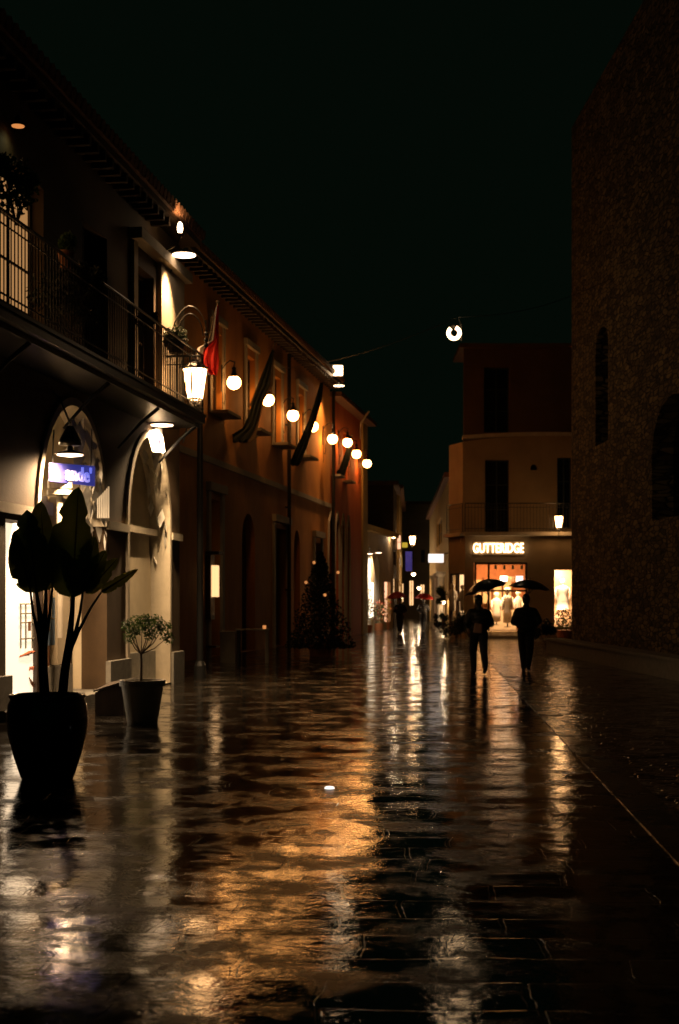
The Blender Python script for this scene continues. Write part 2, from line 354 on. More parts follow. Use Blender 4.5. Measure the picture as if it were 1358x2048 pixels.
def railing(F, pts, v0, h, parent, step=0.12, name='railing', curly=True):
    """pts: list of (u, n) plan points"""
    m = MB()
    for (ua, na), (ub, nb) in zip(pts, pts[1:]):
        a, b = F.p(ua, v0, na), F.p(ub, v0, nb); L_ = (b-a).length
        up = Vector((0, 0, h))
        m.tube([a+up, b+up], 0.024, 6); m.tube([a+up*0.12, b+up*0.12], 0.014, 5); m.tube([a+up*0.86, b+up*0.86], 0.012, 5)
        k = int(L_/step)
        for i in range(k+1):
            q = a.lerp(b, i/max(k, 1)); m.tube([q+up*0.0, q+up*0.98], 0.009 if i not in (0, k) else 0.02, 5)
    return m.build(name, M['metal'], parent)
def text_mesh(s, size, F_origin, xdir, ydir, depth, mat, name, parent=None, fit=None, bold=0.0):
    c = bpy.data.curves.new(name, 'FONT'); c.body = s; c.size = size; c.extrude = depth; c.offset = bold; c.align_x = 'CENTER'; c.align_y = 'CENTER'
    c.resolution_u = 3
    o = bpy.data.objects.new(name, c); col.objects.link(o)
    dg = bpy.context.evaluated_depsgraph_get(); me = bpy.data.meshes.new_from_object(o.evaluated_get(dg))
    bpy.data.objects.remove(o)
    xs = [v.co.x for v in me.vertices]; ys = [v.co.y for v in me.vertices]
    if fit:
        sx = fit[0]/(max(xs)-min(xs)); sy = fit[1]/(max(ys)-min(ys)); cx = (max(xs)+min(xs))/2; cy = (max(ys)+min(ys))/2
        for v in me.vertices: v.co.x = (v.co.x-cx)*sx; v.co.y = (v.co.y-cy)*sy
    xd, yd = Vector(xdir).normalized(), Vector(ydir).normalized(); zd = xd.cross(yd); O = Vector(F_origin)
    for v in me.vertices: v.co = O + xd*v.co.x + yd*v.co.y + zd*v.co.z
    o = bpy.data.objects.new(name, me); col.objects.link(o)
    me.materials.clear(); me.materials.append(mat)
    if parent is not None: o.parent = parent; o.matrix_parent_inverse = Matrix.Translation(-root_loc(parent))
    return o
def leaves(n, fn, size, mat, name='foliage', parent=None, seed=1, ratio=0.5):
    rnd = random.Random(seed); m = MB()
    for _ in range(n):
        p = fn(rnd); s = size*rnd.uniform(0.6, 1.3)
        a = Vector((rnd.gauss(0, 1), rnd.gauss(0, 1), rnd.gauss(0, 1))).normalized()
        b = a.cross(Vector((rnd.gauss(0, 1), rnd.gauss(0, 1), rnd.gauss(0, 1)))).normalized()
        c = a.cross(b)*0.12*s
        m.quad([p-a*s, p+b*s*ratio+c, p+a*s, p-b*s*ratio+c])
    return m.build(name, mat, parent)
def in_ball(c, r, flat=(1, 1, 1), hollow=0.0):
    c = Vector(c)
    def f(rnd):
        d = Vector((rnd.gauss(0, 1), rnd.gauss(0, 1), rnd.gauss(0, 1))).normalized()
        k = r*(hollow+(1-hollow)*rnd.random()**0.45)
        return c + Vector((d.x*flat[0], d.y*flat[1], d.z*flat[2]))*k
    return f
def clumps(cs, r0, r1):
    def f(rnd):
        c = cs[rnd.randrange(len(cs))]
        return in_ball(c[0], c[1])(rnd)
    return f
def lamp_light(kind, loc, power, color, size=0.1, parent=None, direction=None, spot=None, blend=.5):
    l = bpy.data.lights.new('lamp_light', kind); l.energy = power; l.color = color
    if kind == 'AREA': l.shape = 'DISK'; l.size = size
    else: l.shadow_soft_size = size
    if kind == 'SPOT': l.spot_size = spot or R(120); l.spot_blend = blend
    o = bpy.data.objects.new('lamp_light', l); col.objects.link(o); o.location = loc
    if direction is not None: o.rotation_euler = Vector(direction).to_track_quat('-Z', 'Y').to_euler()
    if parent is not None: o.parent = parent; o.matrix_parent_inverse = Matrix.Translation(-root_loc(parent))
    return o

# ================================================================== ground
def sheet(name, pts, z, mat, nx=1):
    m = MB(); m.quad([(x, y, z) for x, y in pts]); return struct(m.build(name, mat))
sheet('road', [(-60, -5), (60, -5), (60, 400), (-60, 400)], 0.0, M['paving'])
# pale kerb strip running up the right side of the paved lane, cobbles beyond it
kl = [gnd(955, 1300), gnd(1180, 1540)]; kd = (kl[0]-kl[1]).normalized(); kn = Vector((kd.y, -kd.x, 0))
ka = kl[1]-kd*16; kb = kl[0]+kd*3.0
m = MB()
m.hexa([ka+Vector((0, 0, -.05)), ka+kn*.34+Vector((0, 0, -.05)), kb+kn*.34+Vector((0, 0, -.05)), kb+Vector((0, 0, -.05)),
        ka+Vector((0, 0, .008)), ka+kn*.34+Vector((0, 0, .008)), kb+kn*.34+Vector((0, 0, .008)), kb+Vector((0, 0, .012))])
struct(m.build('kerb', M['strip']))
c0 = ka+kn*.345; c1 = kb+kn*.345
m = MB(); m.quad([(c0.x, c0.y, .004), (14, c0.y, .004), (14, 60.5, .004), (c1.x+.2, 60.5, .004), ]) if False else None
m = MB(); vs = [m.bm.verts.new(p) for p in [(c0.x, c0.y, .004), (13, c0.y, .004), (13, 61.2, .004), (c1.x-.2, 61.2, .004), (c1.x, c1.y, .004)]]; m.bm.faces.new(vs)
struct(m.build('cobbled_path', M['cobble']))

# ================================================================== arcade building (near left)
FA = Frame((-7.346+.14*8, 8), (-7.346+.14*29.1, 29.1))
uA = lambda Z: (Z-8)/FA.d.y
A = thing('arcade_building', 'cream arcaded house with two wide arches, iron balcony and tiled eaves at the near left', 'building', (-6, 20, 0))
a1 = (uA(20.75), uA(24.2)); w1 = uA(19.6); a2 = (uA(25.3), uA(28.35))
wA = [(25.9, 27.15, 5.25, 7.8), (22.9, 24.2, 5.25, 7.8), (19.35, 21.1, 5.25, 7.75), (15.5, 17, 5.25, 7.8)]
holes = [[(w1, .02)]+hole('arch', a1[0], a1[1], .02, 2.9, 1.95, 22)[1:]+[(a1[0], 2.78), (w1, 2.78)], hole('arch', a2[0], a2[1], .02, 3.06, 1.8, 22)]
holes += [hole('rect', uA(a), uA(b), c, d) for a, b, c, d in wA]
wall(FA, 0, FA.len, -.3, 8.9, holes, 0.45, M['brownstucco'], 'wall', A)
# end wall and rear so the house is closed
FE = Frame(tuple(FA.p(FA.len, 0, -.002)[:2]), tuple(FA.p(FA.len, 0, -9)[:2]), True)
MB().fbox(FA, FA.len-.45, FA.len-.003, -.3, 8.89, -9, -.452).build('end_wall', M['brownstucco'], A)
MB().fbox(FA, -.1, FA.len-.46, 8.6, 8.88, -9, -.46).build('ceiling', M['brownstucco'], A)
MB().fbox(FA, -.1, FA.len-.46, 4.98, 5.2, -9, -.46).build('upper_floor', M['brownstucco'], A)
# cornice frame and pilaster around the lit end bay
MB().fbox(FA, uA(27.35), FA.len+.004, 5.22, 8.15, .003, .10).build('pilaster', M['palestone'], A)
MB().fbox(FA, uA(25.5), FA.len+.15, 8.153, 8.35, .003, .24).build('string_course', M['palestone'], A)
MB().fbox(FA, uA(25.6), uA(25.85), 5.22, 8.15, .003, .07).build('architrave', M['palestone'], A)
for i, (a, b, c, d) in enumerate(wA):
    window(FA, uA(a), uA(b), c, d, A, M['winlit'] if i == 2 else M['glassdark'], 'wood', -.22, 1, 3)
# eaves with barrel tiles
e = MB(); e.fbox(FA, -.2, FA.len+.12, 8.905, 9.02, -9.2, .40)
for i in range(28): e.fbox(FA, 8.3+i*.4, 8.4+i*.4, 8.75, 8.90, .005, .36)
rf = e.build('eaves', M['wood'], A)
t_ = MB(); u = 0
while u < FA.len+.1:
    pts = [FA.p(u, 9.12, .50), FA.p(u, 9.18, .2), FA.p(u, 10.4, -4.2)]
    t_.tube(pts, [0.10, 0.10, 0.10], 8); u += 0.235
t_.fbox(FA, -.2, FA.len+.1, 9.025, 9.06, -4.4, .46)
t_.hexa([FA.p(-.2, 9.06, .45), FA.p(FA.len+.1, 9.06, .45), FA.p(FA.len+.1, 9.06, -9), FA.p(-.2, 9.06, -9), FA.p(-.2, 9.10, .45), FA.p(FA.len+.1, 9.10, .45), FA.p(FA.len+.1, 11.5, -9), FA.p(-.2, 11.5, -9)])
t_.build('roof', M['roof'], A)
# balcony: slab, mouldings, brackets, railing
b_ = MB(); bn = .86
b_.fbox(FA, -.1, uA(27.75), 5.08, 5.2, .003, bn); b_.fbox(FA, -.1, uA(27.70), 5.0, 5.078, .003, bn-.1); b_.fbox(FA, -.1, uA(27.73), 5.202, 5.25, .003, bn+.03)
bal = b_.build('balcony', M['metal'], A)
railing(FA, [(4, bn-.04), (uA(27.7), bn-.04), (uA(27.7), .05)], 5.25, 1.15, bal)
for Z in (18.5, 21.9, 24.75, 27.4):
    q = MB(); q.tube([FA.p(uA(Z), 4.99, bn-.1), FA.p(uA(Z), 4.75, .45), FA.p(uA(Z), 4.3, .03)], [.035, .03, .02], 6); q.build('bracket', M['metal'], bal)
# room behind arches: back wall, floor step, soffit
r_ = MB()
r_.fbox(FA, w1-.6, FA.len-.47, 0, 4.96, -2.6, -2.4); r_.build('inner_wall', M['cream'], A)
MB().fbox(FA, a1[1]+.25, a1[1]+.55, 0, 4.95, -2.39, -.455).build('inner_wall', M['cream'], A)
MB().fbox(FA, w1-.7, w1-.4, 0, 4.95, -2.39, -.455).build('inner_wall', M['cream'], A)
MB().fbox(FA, w1-.3, a1[1]+.12, 0, .14, -.9, .16).build('step', M['greystone'], A)
# imposts and plinths of the piers
for (ua, ub) in ((w1-1.2, a1[0]+.03), (a1[1]-.04, a2[0]+.04), (a2[1]-.03, FA.len+.02)):
    MB().fbox(FA, ua, ub, 2.86, 3.0, .002, .07).build('impost', M['palestone'], A)
    MB().fbox(FA, ua-.03, (w1 if ub < a1[0]+.1 else ub)+.03, .16 if ub < a2[1] else 0.0, .62, .003, .09).build('plinth', M['greystone'], A)
wall(FA, 0, 0, 0, 0, [], .43, M['palestone'], 'arch_lining', A, .04, hole('arch', a1[0]+.004, a1[1]-.004, 0, 2.903, 1.946, 22)[2:]+hole('arch', a1[0]+.13, a1[1]-.13, 0, 2.904, 1.82, 22)[2:][::-1])
wall(FA, 0, 0, 0, 0, [hole('arch', a2[0]+.13, a2[1]-.13, .03, 3.063, 1.67, 22)], .43, M['palestone'], 'arch_lining', A, .04, hole('arch', a2[0]+.004, a2[1]-.004, .024, 3.063, 1.796, 22))
# infill of second arch: cream wall with rounded blind panel, cornice and grey plinth
wall(FA, 0, 0, 0, 0, [], .18, M['cream'], 'infill_wall', A, -.395, hole('arch', a2[0]-.2, a2[1]+.2, .022, 3.058, 1.92, 22))
MB().fbox(FA, a2[0]+.01, a2[1]-.01, 2.93, 3.055, -.392, -.22).build('cornice', M['palestone'], A)
wall(FA, 0, 0, 0, 0, [], .05, M['cream'], 'blind_panel', A, -.342, hole('arch', a2[0]+.75, a2[1]-.2, .66, 2.3, .62, 16))
MB().fbox(FA, a2[0]+.01, a2[1]-.01, .03, .66, -.392, -.26).build('plinth', M['greystone'], A)
# shop front in the first arch: glass display then door leaf and cream jamb
uS = lambda x, n: None
disp = MB(); g0, g1 = w1+.02, w1+2.05
disp.fbox(FA, g0, g1, .18, 2.9, -.42, -.36)
dp = disp.build('shop_display', M['poster'], A)
fr = MB()
for a, b in ((g0-.06, g0-.002), (g1+.002, g1+.06)): fr.fbox(FA, a, b, .15, 3.1, -.44, -.30)
fr.fbox(FA, g0-.001, g1+.001, 2.902, 3.0, -.43, -.31)
fr.build('frame', M['wood'], dp)
def U(x, n=-.355): # u on the display plane for photo column x
    o = FA.p(0, 0, n); k = (x-679)/F_PX; return (k*o.y-o.x)/(FA.d.x-k*FA.d.y)
def Vv(x, y, n=-.355): u = U(x, n); return CH+(HY-y)/F_PX*FA.p(u, 0, n).y
def dbox(mb, x0, y0, x1, y1, n=-.355, t=.008):
    u0, u1 = U(x0, n), U(x1, n); v0, v1 = Vv((x0+x1)/2, y1, n), Vv((x0+x1)/2, y0, n); mb.fbox(FA, u0, u1, v0, v1, n, n+t)
g = MB()
for x in (41, 51, 64, 74): dbox(g, x-1.2, 1208, x+1.2, 1297)
for y in (1208, 1227, 1245, 1277): dbox(g, 39, y-1.4, 76, y+1.4, -.346)
g.build('lattice_print', M['inkgrey'], dp)
g = MB(); dbox(g, 56, 1243, 61, 1262, -.336); dbox(g, 40, 1309, 58, 1312); dbox(g, 96, 1180, 99, 1395); g.build('brown_print', M['inkbrown'], dp)
g = MB()
u_, v_ = U(64), Vv(64, 1340)
for k in range(5):
    g.tube([FA.p(u_-.13+.07*k, v_+.02*(k % 2), -.35), FA.p(u_-.10+.07*k, v_+.05, -.35), FA.p(u_-.07+.07*k, v_+.01, -.35)], .012, 5)
g.tube([FA.p(U(38), Vv(38, 1314), -.35), FA.p(U(58), Vv(58, 1305), -.35), FA.p(U(80), Vv(80, 1302), -.35)], [.01, .03, .012], 6)
g.build('red_print', M['inkred'], dp)
g = MB()
for k in range(5):
    x0 = 58+3*k
    g.tube([FA.p(U(x0), Vv(x0, 1355+4*k), -.35), FA.p(U(x0+4), Vv(x0+4, 1368+4*k), -.35), FA.p(U(x0+10), Vv(x0+10, 1376+3*k), -.35), FA.p(U(x0+18), Vv(x0+18, 1378), -.35)], .011, 5)
g.build('striped_figure_print', M['inkbrown'], dp)
g = MB()
dbox(g, 100, 1238, 118, 1262, -.352); dbox(g, 96, 1262, 112, 1290, -.350); dbox(g, 104, 1195, 118, 1236, -.349); g.build('blue_print', M['inkblue'], dp)
MB().fbox(FA, g1+.08, g1+.16, .15, 3.1, -.5, -.25).build('door_post', M['wood'], A)
MB().fbox(FA, g1+.17, g1+1.5, .62, 3.3, -.56, -.46).build('jamb_wall', M['cream'], A)
MB().fbox(FA, g1+.95, g1+1.55, .63, 3.3, -.44, -.30).build('jamb_wall', M['cream'], A)
MB().fbox(FA, g1+.17, g1+1.58, .142, .62, -.6, -.26).build('jamb_plinth', M['greystone'], A)
d_ = MB(); d_.fbox(FA, a1[1]-.55, a1[1]-.32, .143, 2.9, -.62, -.5); d_.build('door', M['wood'], A)
# white fascia scraps above the display
g = MB()
for (x0, y0, x1, y1) in ((70, 990, 92, 1012), (88, 1004, 106, 1030), (44, 1000, 62, 1016), (42, 1030, 58, 1062)): dbox(g, x0, y0, x1, y1, -.34)
g.build('fascia_leaf_cutouts', M['white'], dp)

# dark mat box / folded board beside the step
bb = MB(); p0 = gnd(190, 1431); p1 = gnd(247, 1431)
bb.hexa([p0, p1, p1+Vector((.05, .9, 0)), p0+Vector((.1, .9, 0)), p0+Vector((0, 0, .33)), p1+Vector((0, 0, .47)), p1+Vector((.05, .9, .47)), p0+Vector((.1, .9, .40))])
bb.hexa([p0+Vector((-.02, -.02, .335)), p1+Vector((.02, -.02, .475)), p1+Vector((.07, .92, .475)), p0+Vector((.08, .92, .405)), p0+Vector((-.02, -.02, .36)), p1+Vector((.02, -.02, .50)), p1+Vector((.07, .92, .50)), p0+Vector((.08, .92, .43))])
tag(bb.build('ramp_box', M['wood']), 'low dark wedge shaped box on the paving behind the white planter', 'box')

# --- garlands: jagged pale leaves draped along right intrados of first arch, and in second arch
def garland(name, label, u0, u1, vs, rise, t0, t1, n, mat, width, seed):
    rnd = random.Random(seed); m = MB(); c = (u0+u1)/2; a = (u1-u0)/2
    for i in range(n):
        t = t0+(t1-t0)*i/n + rnd.uniform(-.01, .01); r = rnd.uniform(.86, 1.0)
        if t < 0: uu = c+a*r; vv = vs+t*2.2
        else: uu = c+a*r*math.cos(t); vv = vs+rise*r*math.sin(t)
        b = FA.p(uu, vv, rnd.uniform(-.35, .03)); L_ = rnd.uniform(.6, 1.1)*width
        tip = b+FA.d*(rnd.uniform(-.55, .25)*L_)+Vector((0, 0, -L_*rnd.uniform(.5, 1)))+FA.nn*rnd.uniform(-.1, .2)*L_
        sd = (FA.d*rnd.uniform(.5, 1)+FA.nn*rnd.uniform(-.6, .6)).normalized()*L_*.22
        mid = b.lerp(tip, .45)
        m.quad([b, mid-sd, tip, mid+sd])
    o = m.build(name, mat); tag(o, label, 'garland'); return o
garland('leaf_garland', 'jagged grey white leaf garland lining the right side of the first arch', a1[0], a1[1], 2.9, 1.95, -.12, 1.25, 95, M['white'], .42, 4)
garland('leaf_garland', 'pale leaf garland hanging from the right edge of the second arch', a2[0], a2[1], 3.06, 1.8, -.2, 1.3, 26, M['white'], .42, 8)
# pleated cloth pelmet at end of garland and small banner of second arch
m = MB()
for k in range(7):
    x = 194+3.6*k; q0 = px(x, 985-4*k+12, 23.6); q1 = px(x+3.0, 985-4*k+12, 23.6); q2 = px(x+2.6, 1036, 23.6); q3 = px(x+.4, 1036, 23.6)
    off = Vector((0, .05+.03*(k % 2), 0)); m.hexa([q3, q2, q2+off, q3+off, q0, q1, q1+off, q0+off])
tag(m.build('pleated_cloth', M['white']), 'pleated white cloth hanging at the right foot of the first arch', 'cloth')
bnr = thing('cloth_banner', 'white cloth banner with two blue strokes in the top of the second arch', 'banner', FA.p(uA(27.2), 4.0, .05))
q = [px(292, 862, 26.6), px(322, 856, 27.2), px(328, 905, 27.2), px(303, 903, 26.6)]
m = MB(); off = FA.nn*.02; m.hexa([q[3], q[2], q[2]+off, q[3]+off, q[0], q[1], q[1]+off, q[0]+off]); m.build('cloth', M['white'], bnr)
text_mesh('II', .3, px(313, 884, 26.85)+Vector((0, -.06, 0)), (1, .35, 0), (0.06, 0, 1), .004, M['letterblue'], 'lettering', bnr, (.17, .15))

# --- saucer wall lamps
def saucer_lamp(name, label, c, r, arm_from, mat=None, power=40, color=(1, .78, .5), hood=0, group='saucer shaded wall lamps', spot=150):
    c = Vector(c); t = thing(name, label, 'lamp', c, group)
    m = MB(); m.lathe([(0.0, .12), (.04, .12), (.05, .06), (r*.6, .035), (r, 0), (r-.01, -.012), (r*.6, .02), (.03, .03)], c, 24); m.build('shade', M['metal'], t, True)
    m = MB(); m.lathe([(0.0, .012), (r*.88, -.006), (r*.86, -.022), (0, -.05)], c, 24); m.build('bulb', mat or M['bulb'], t, True)
    if hood: MB().lathe([(0, hood), (.05, hood), (.16, hood*.5), (.17, .13), (0, .125)], c, 16).build('hood', M['metal'], t, True)
    m = MB(); a = Vector(arm_from); top = c+Vector((0, 0, .12+hood*.8)); mid = a.lerp(top, .5)+Vector((0, 0, .12)); m.tube([a, mid, top], .016, 6); m.build('arm', M['metal'], t)
    lamp_light('SPOT', c+Vector((0, 0, -.08)), power, color, .10, t, -FA.nn*.25+Vector((0, 0, -1)), R(spot), .8)
    return t
saucer_lamp('saucer_lamp', 'white lit saucer lamp hanging above the blue sign in the first arch', px(140, 908, 21.25), .22, FA.p(uA(21.6), 4.9, -.1), None, 1100, (1, .64, .34), .42, spot=172)
saucer_lamp('saucer_lamp', 'white lit saucer lamp over the top of the second arch', px(324, 849, 26.9), .24, FA.p(uA(27.1), 4.85, .02), None, 2600, (1, .66, .34), 0, spot=140)
saucer_lamp('saucer_lamp', 'pinkish white saucer lamp lighting the upper end pilaster of the cream house', px(368, 509, 27.6), .26, FA.p(uA(28.0), 8.1, .1), None, 900, (1, .56, .24), 0, spot=80)
# floodlight up at the eaves
fl = thing('eaves_spotlight', 'small oval spotlight shining up at the tiled eaves', 'spotlight', px(360, 462, 26.9))
c = px(360, 456, 26.9); m = MB(); m.ball(c, .07, 12, 8, (.75, .75, 1.7)); m.build('bulb', M['bulbwarm'], fl, True)
m = MB(); m.tube([c+Vector((0, .05, -.14)), c+Vector((-.1, .15, -.3)), FA.p(uA(27.3), 8.3, .0)], .02, 6); m.tube([c+Vector((0, .04, -.16)), c+Vector((0, .04, -.10))], [.05, .085], 10); m.build('housing', M['metal'], fl)
lamp_light('SPOT', c+Vector((.08, -.02, .1)), 40, (1, .55, .25), .05, fl, (.05, .5, 1), R(100), .6)

# --- blue shop sign + drum below
sg = thing('blue_sign', 'blue lit shop sign under the saucer lamp in the first arch', 'sign', px(143, 948, 21.9))
q = [px(98, 962, 21.2), px(188, 972, 22.6), px(188, 932, 22.6), px(98, 925, 21.2)]; o_ = Vector((.0, .1, 0))
m = MB(); m.hexa([q[0], q[1], q[1]+o_, q[0]+o_, q[3], q[2], q[2]+o_, q[3]+o_]); m.build('panel', M['signbluebox'], sg)
xd = (q[1]-q[0]); text_mesh("ande'", .3, (q[0]+q[2])/2+xd*.17+Vector((.0, -.07, 0)), xd, (0, 0, 1), .01, M['signblue'], 'lettering', sg, (xd.length*.58, .24), .006)
m = MB(); m.tube([q[3]+Vector((.05, 0, .0)), q[3]+Vector((.05, .1, .5))], .012, 6); m.build('hanger', M['metal'], sg); m = MB(); m.tube([q[2]+Vector((-.05, 0, .0)), q[2]+Vector((-.05, .1, .6))], .012, 6); m.build('hanger', M['metal'], sg)
m = MB(); c = px(120, 990, 21.9); m.lathe([(0, .26), (.17, .26), (.19, .2), (.19, .1), (.17, .08), (0, .08)], c, 20); m.lathe([(0, .07), (.2, .07), (.2, 0), (0, 0)], c, 20)
m.tube([c+Vector((0, 0, .0)), c+Vector((0, 0, -2.2))], .05, 10)
tag(m.build('drum_stand', M['palestone'], None, False), 'pale drum on a post under the blue sign in the first arch', 'stand')
# arch interior light from the shop
lamp_light('AREA', FA.p(uA(22.7), 3.9, -1.2), 150, (1, .68, .38), .5, A, (0.2, -.2, -1))

# --- big wall lantern
def lantern(name, label, c, h, mat, arm=None, tilt=0, power=30, color=(1, .6, .3), group='glass street lanterns'):
    """c = centre of glass body, h = body height"""
    c = Vector(c); t = thing(name, label, 'lantern', c, group); r1, r0 = h*.40, h*.25
    m = MB(); n = 6; f = MB()
    def ring(r, z, k0=0): return [c+Vector((r*math.cos(2*math.pi*(k+.25)/n), r*math.sin(2*math.pi*(k+.25)/n), z)) for k in range(n)]
    a, b = ring(r0*.96, -h/2), ring(r1*.96, h/2)
    va = [m.bm.verts.new(p) for p in a]; vb = [m.bm.verts.new(p) for p in b]
    for k in range(n): m.bm.faces.new([va[k], va[(k+1) % n], vb[(k+1) % n], vb[k]])
    m.bm.faces.new(va); m.bm.faces.new(vb)
    m.build('glass', mat, t)
    a, b = ring(r0, -h/2), ring(r1, h/2)
    for k in range(n):
        f.tube([a[k], b[k]], h*.022, 5); f.tube([a[k], a[(k+1) % n]], h*.03, 5); f.tube([b[k], b[(k+1) % n]], h*.035, 5)
        f.tube([a[k], c+Vector((0, 0, -h*.78))], h*.018, 5)
        f.ball(b[k]+Vector((0, 0, h*.05)), h*.035, 6, 5)
    f.ball(c+Vector((0, 0, -h*.80)), h*.05, 8, 6)
    f.build('frame', M['metal'], t)
    m = MB(); m.lathe([(r1*1.02, h*.515), (r1*.75, h*.62), (r1*.35, h*.70), (r1*.3, h*.78), (r1*.12, h*.80), (r1*.1, h*.9), (0, h*.95)], c, n)
    m.build('cap', M['metal'], t)
    if arm: 
        for path in arm: m = MB(); m.tube(path, h*.03, 6); m.build('bracket', M['metal'], t)
    return t
lc = px(390, 768, 27.3); Lb = px(386, 812, 27.3)
wl = FA.p(uA(28.9), 0, .0)
lantern('wall_lantern', 'large lit glass lantern on an iron bracket beyond the balcony end', lc, .60, M['lanternglass'],
        [[Lb, Lb+Vector((-.16, .3, -.02)), Vector((wl.x, wl.y, Lb.z))], [Lb+Vector((0, 0, -.02)), px(366, 885, 28.3)], [lc+Vector((0, 0, .5)), lc+Vector((0, 0, .62)), lc+Vector((-.25, .5, .62)), Vector((wl.x, wl.y+.05, lc.z+.5))]], 0, 110)
# iron double hoop bracket with hanging basket
hp = thing('hoop_bracket', 'double arched iron hoop above the big lantern with a dark hanging basket', 'bracket', px(375, 660, 27.6))
m = MB()
for (dr, dz) in ((0, 0), (-.10, -.15)):
    pts = []
    for i in range(15):
        t = math.pi*(1-i/14); pts.append(px(378+(36+dr*80)*math.cos(t), 672-(60+dz*100)*math.sin(t)-(0 if i > 7 else -18*(1-i/7)), 27.6))
    m.tube(pts, .014, 6)
for y in (668, 680, 690): m.ball(px(412, y, 27.6), .045, 8, 6)
m.tube([px(342, 690, 27.6), px(342, 720, 27.6)], .014, 6); m.tube([px(412, 640, 27.6), px(412, 700, 27.6)], .014, 6)
m.build('hoop', M['metal'], hp)
bk = MB().lathe([(.02, -.2), (.14, -.16), (.19, .05), (.17, .05), (.02, -.1)], px(352, 690, 27.5), 16).build('basket', M['metal'], hp)
leaves(500, in_ball(px(350, 676, 27.5), .26, (1, 1, .9)), .05, M['darkleaf'], 'foliage', hp, 5)

# --- balcony pots and plants
def pot(name, label, c, r, h, mat, group=None, prof=None, plant=None):
    c = Vector(c); t = thing(name, label, 'planter', c, group)
    prof = prof or [(0, 0), (r*.68, 0), (r*.95, h*.86), (r*1.04, h*.87), (r*1.04, h), (r*.94, h), (r*.9, h*.88), (0, h*.86)]
    MB().lathe(prof, c, 36).build('pot', mat, t, False)
    MB().lathe([(0, h*.9), (r*.9, h*.88)], c, 20).build('soil', M['soil'], t)
    return t
bal_top = 6.42
tp = px(132, 0, 20.4); tp.z = bal_top
pot('terracotta_pot', 'square shouldered terracotta pot standing on the balcony rail', tp, .12, .24, M['terracotta'])
o = leaves(260, in_ball(tp+Vector((.02, 0, .36)), .14, (1, 1, 1.1)), .045, M['leaf'], 'foliage'); o.name = 'green_herb'; tag(o, 'bright green herb growing in the terracotta pot', 'plant')
def bush(name, label, c, r, n, size, mat, flat=(1, 1, 1), group=None, seed=2, stems=5):
    c = Vector(c); t = thing(name, label, 'plant', c-Vector((0, 0, r*flat[2])), group)
    rnd = random.Random(seed); cs = []
    for i in range(7):
        d = Vector((rnd.uniform(-1, 1)*flat[0], rnd.uniform(-1, 1)*flat[1], rnd.uniform(-.8, .9)*flat[2]))*r*.6; cs.append((c+d, r*rnd.uniform(.3, .55)))
    leaves(n, clumps(cs, 0, 0), size, mat, 'foliage', t, seed)
    m = MB(); b0 = c-Vector((0, 0, r*flat[2]))
    for q in cs[:stems]: m.tube([b0, b0.lerp(q[0], .5)+Vector((rnd.uniform(-.05, .05)*r, 0, 0)), q[0]], [.03*r+.004, .02*r+.003, .003], 5)
    m.build('stem', M['bark'], t)
    return t
bush('balcony_creeper', 'tangled creeper on the balcony in front of the lit window', px(32, 378, 18.2), .42, 800, .05, M['leaf'], (1, 1, 1.1), seed=3)
bush('balcony_shrub', 'dark shrub behind the terracotta pot on the balcony', FA.p(uA(20.9), 6.2, .5), .55, 1500, .05, M['darkleaf'], (1, 1.6, .9), seed=5)
bush('balcony_shrub', 'reddish brown flowering plant on the balcony below the end window', px(296, 640, 25.2), .24, 420, .04, M['stem'], (1, 1, 1), seed=6)
# lit window glow for near balcony
lamp_light('AREA', FA.p(uA(19.7), 7.4, -.6), 10, (1, .6, .28), .6, A, tuple(FA.nn))
# wall bracket lamp in the lit window bay
saucer_lamp('saucer_lamp', 'dim pale lamp high on the wall above the balcony creeper', px(36, 250, 19.6), .1, FA.p(uA(19.9), 8.2, .02), M['bulbdim'], 2, (.8, .8, .4))

# ================================================================== orange terrace with globe lamps
ZB = lambda X: None
FB = Frame((-10.60+.167*31, 31), (-10.60+.167*61, 61))
FC = Frame((-10.60+.167*61, 61), (-10.60+.167*71.5, 71.5))
B = thing('orange_terrace_house', 'long orange stucco house front lit by the row of globe lamps', 'building', (-4, 45, 0))
ub = FB.u_at_x
wins = [(418, 447), (484, 517), (541, 567), (590, 612)]
holes = []; wd = []
for xa, xb in wins:
    a, b = ub(xa), ub(xb); c = (a+b)/2; hw = .65; wd.append(c); holes.append(hole('rect', c-hw, c+hw, 7.15, 9.55))
doors = [('arch', ub(484), ub(510), .02, 3.5, .95), ('rect', ub(548), ub(572), .02, 4.2, 0), ('arch', ub(588), ub(600), .02, 3.6, .7), ('rect', ub(628), ub(641), .02, 4.0, 0), ('rect', ub(418), ub(440), .02, 4.6, 0)]
for d in doors: holes.append(hole(*d))
wall(FB, 0, FB.len, -.3, 10.8, holes, .4, M['orange'], 'wall', B)
MB().fbox(FB, 0, .4, -.3, 10.79, -8, -.402).build('wall', M['orange'], B)
for c in wd:
    window(FB, c-.65, c+.65, 7.15, 9.55, B, M['glassdark'], 'wood', -.2, 1, 2, .55)
    s = MB(); s.fbox(FB, c-.9, c-.652, 7.05, 9.8, .003, .06); s.fbox(FB, c+.652, c+.9, 7.05, 9.8, .003, .06); s.fbox(FB, c-.95, c+.95, 9.802, 10.0, .003, .12); s.build('window_surround', M['palestone'], B)
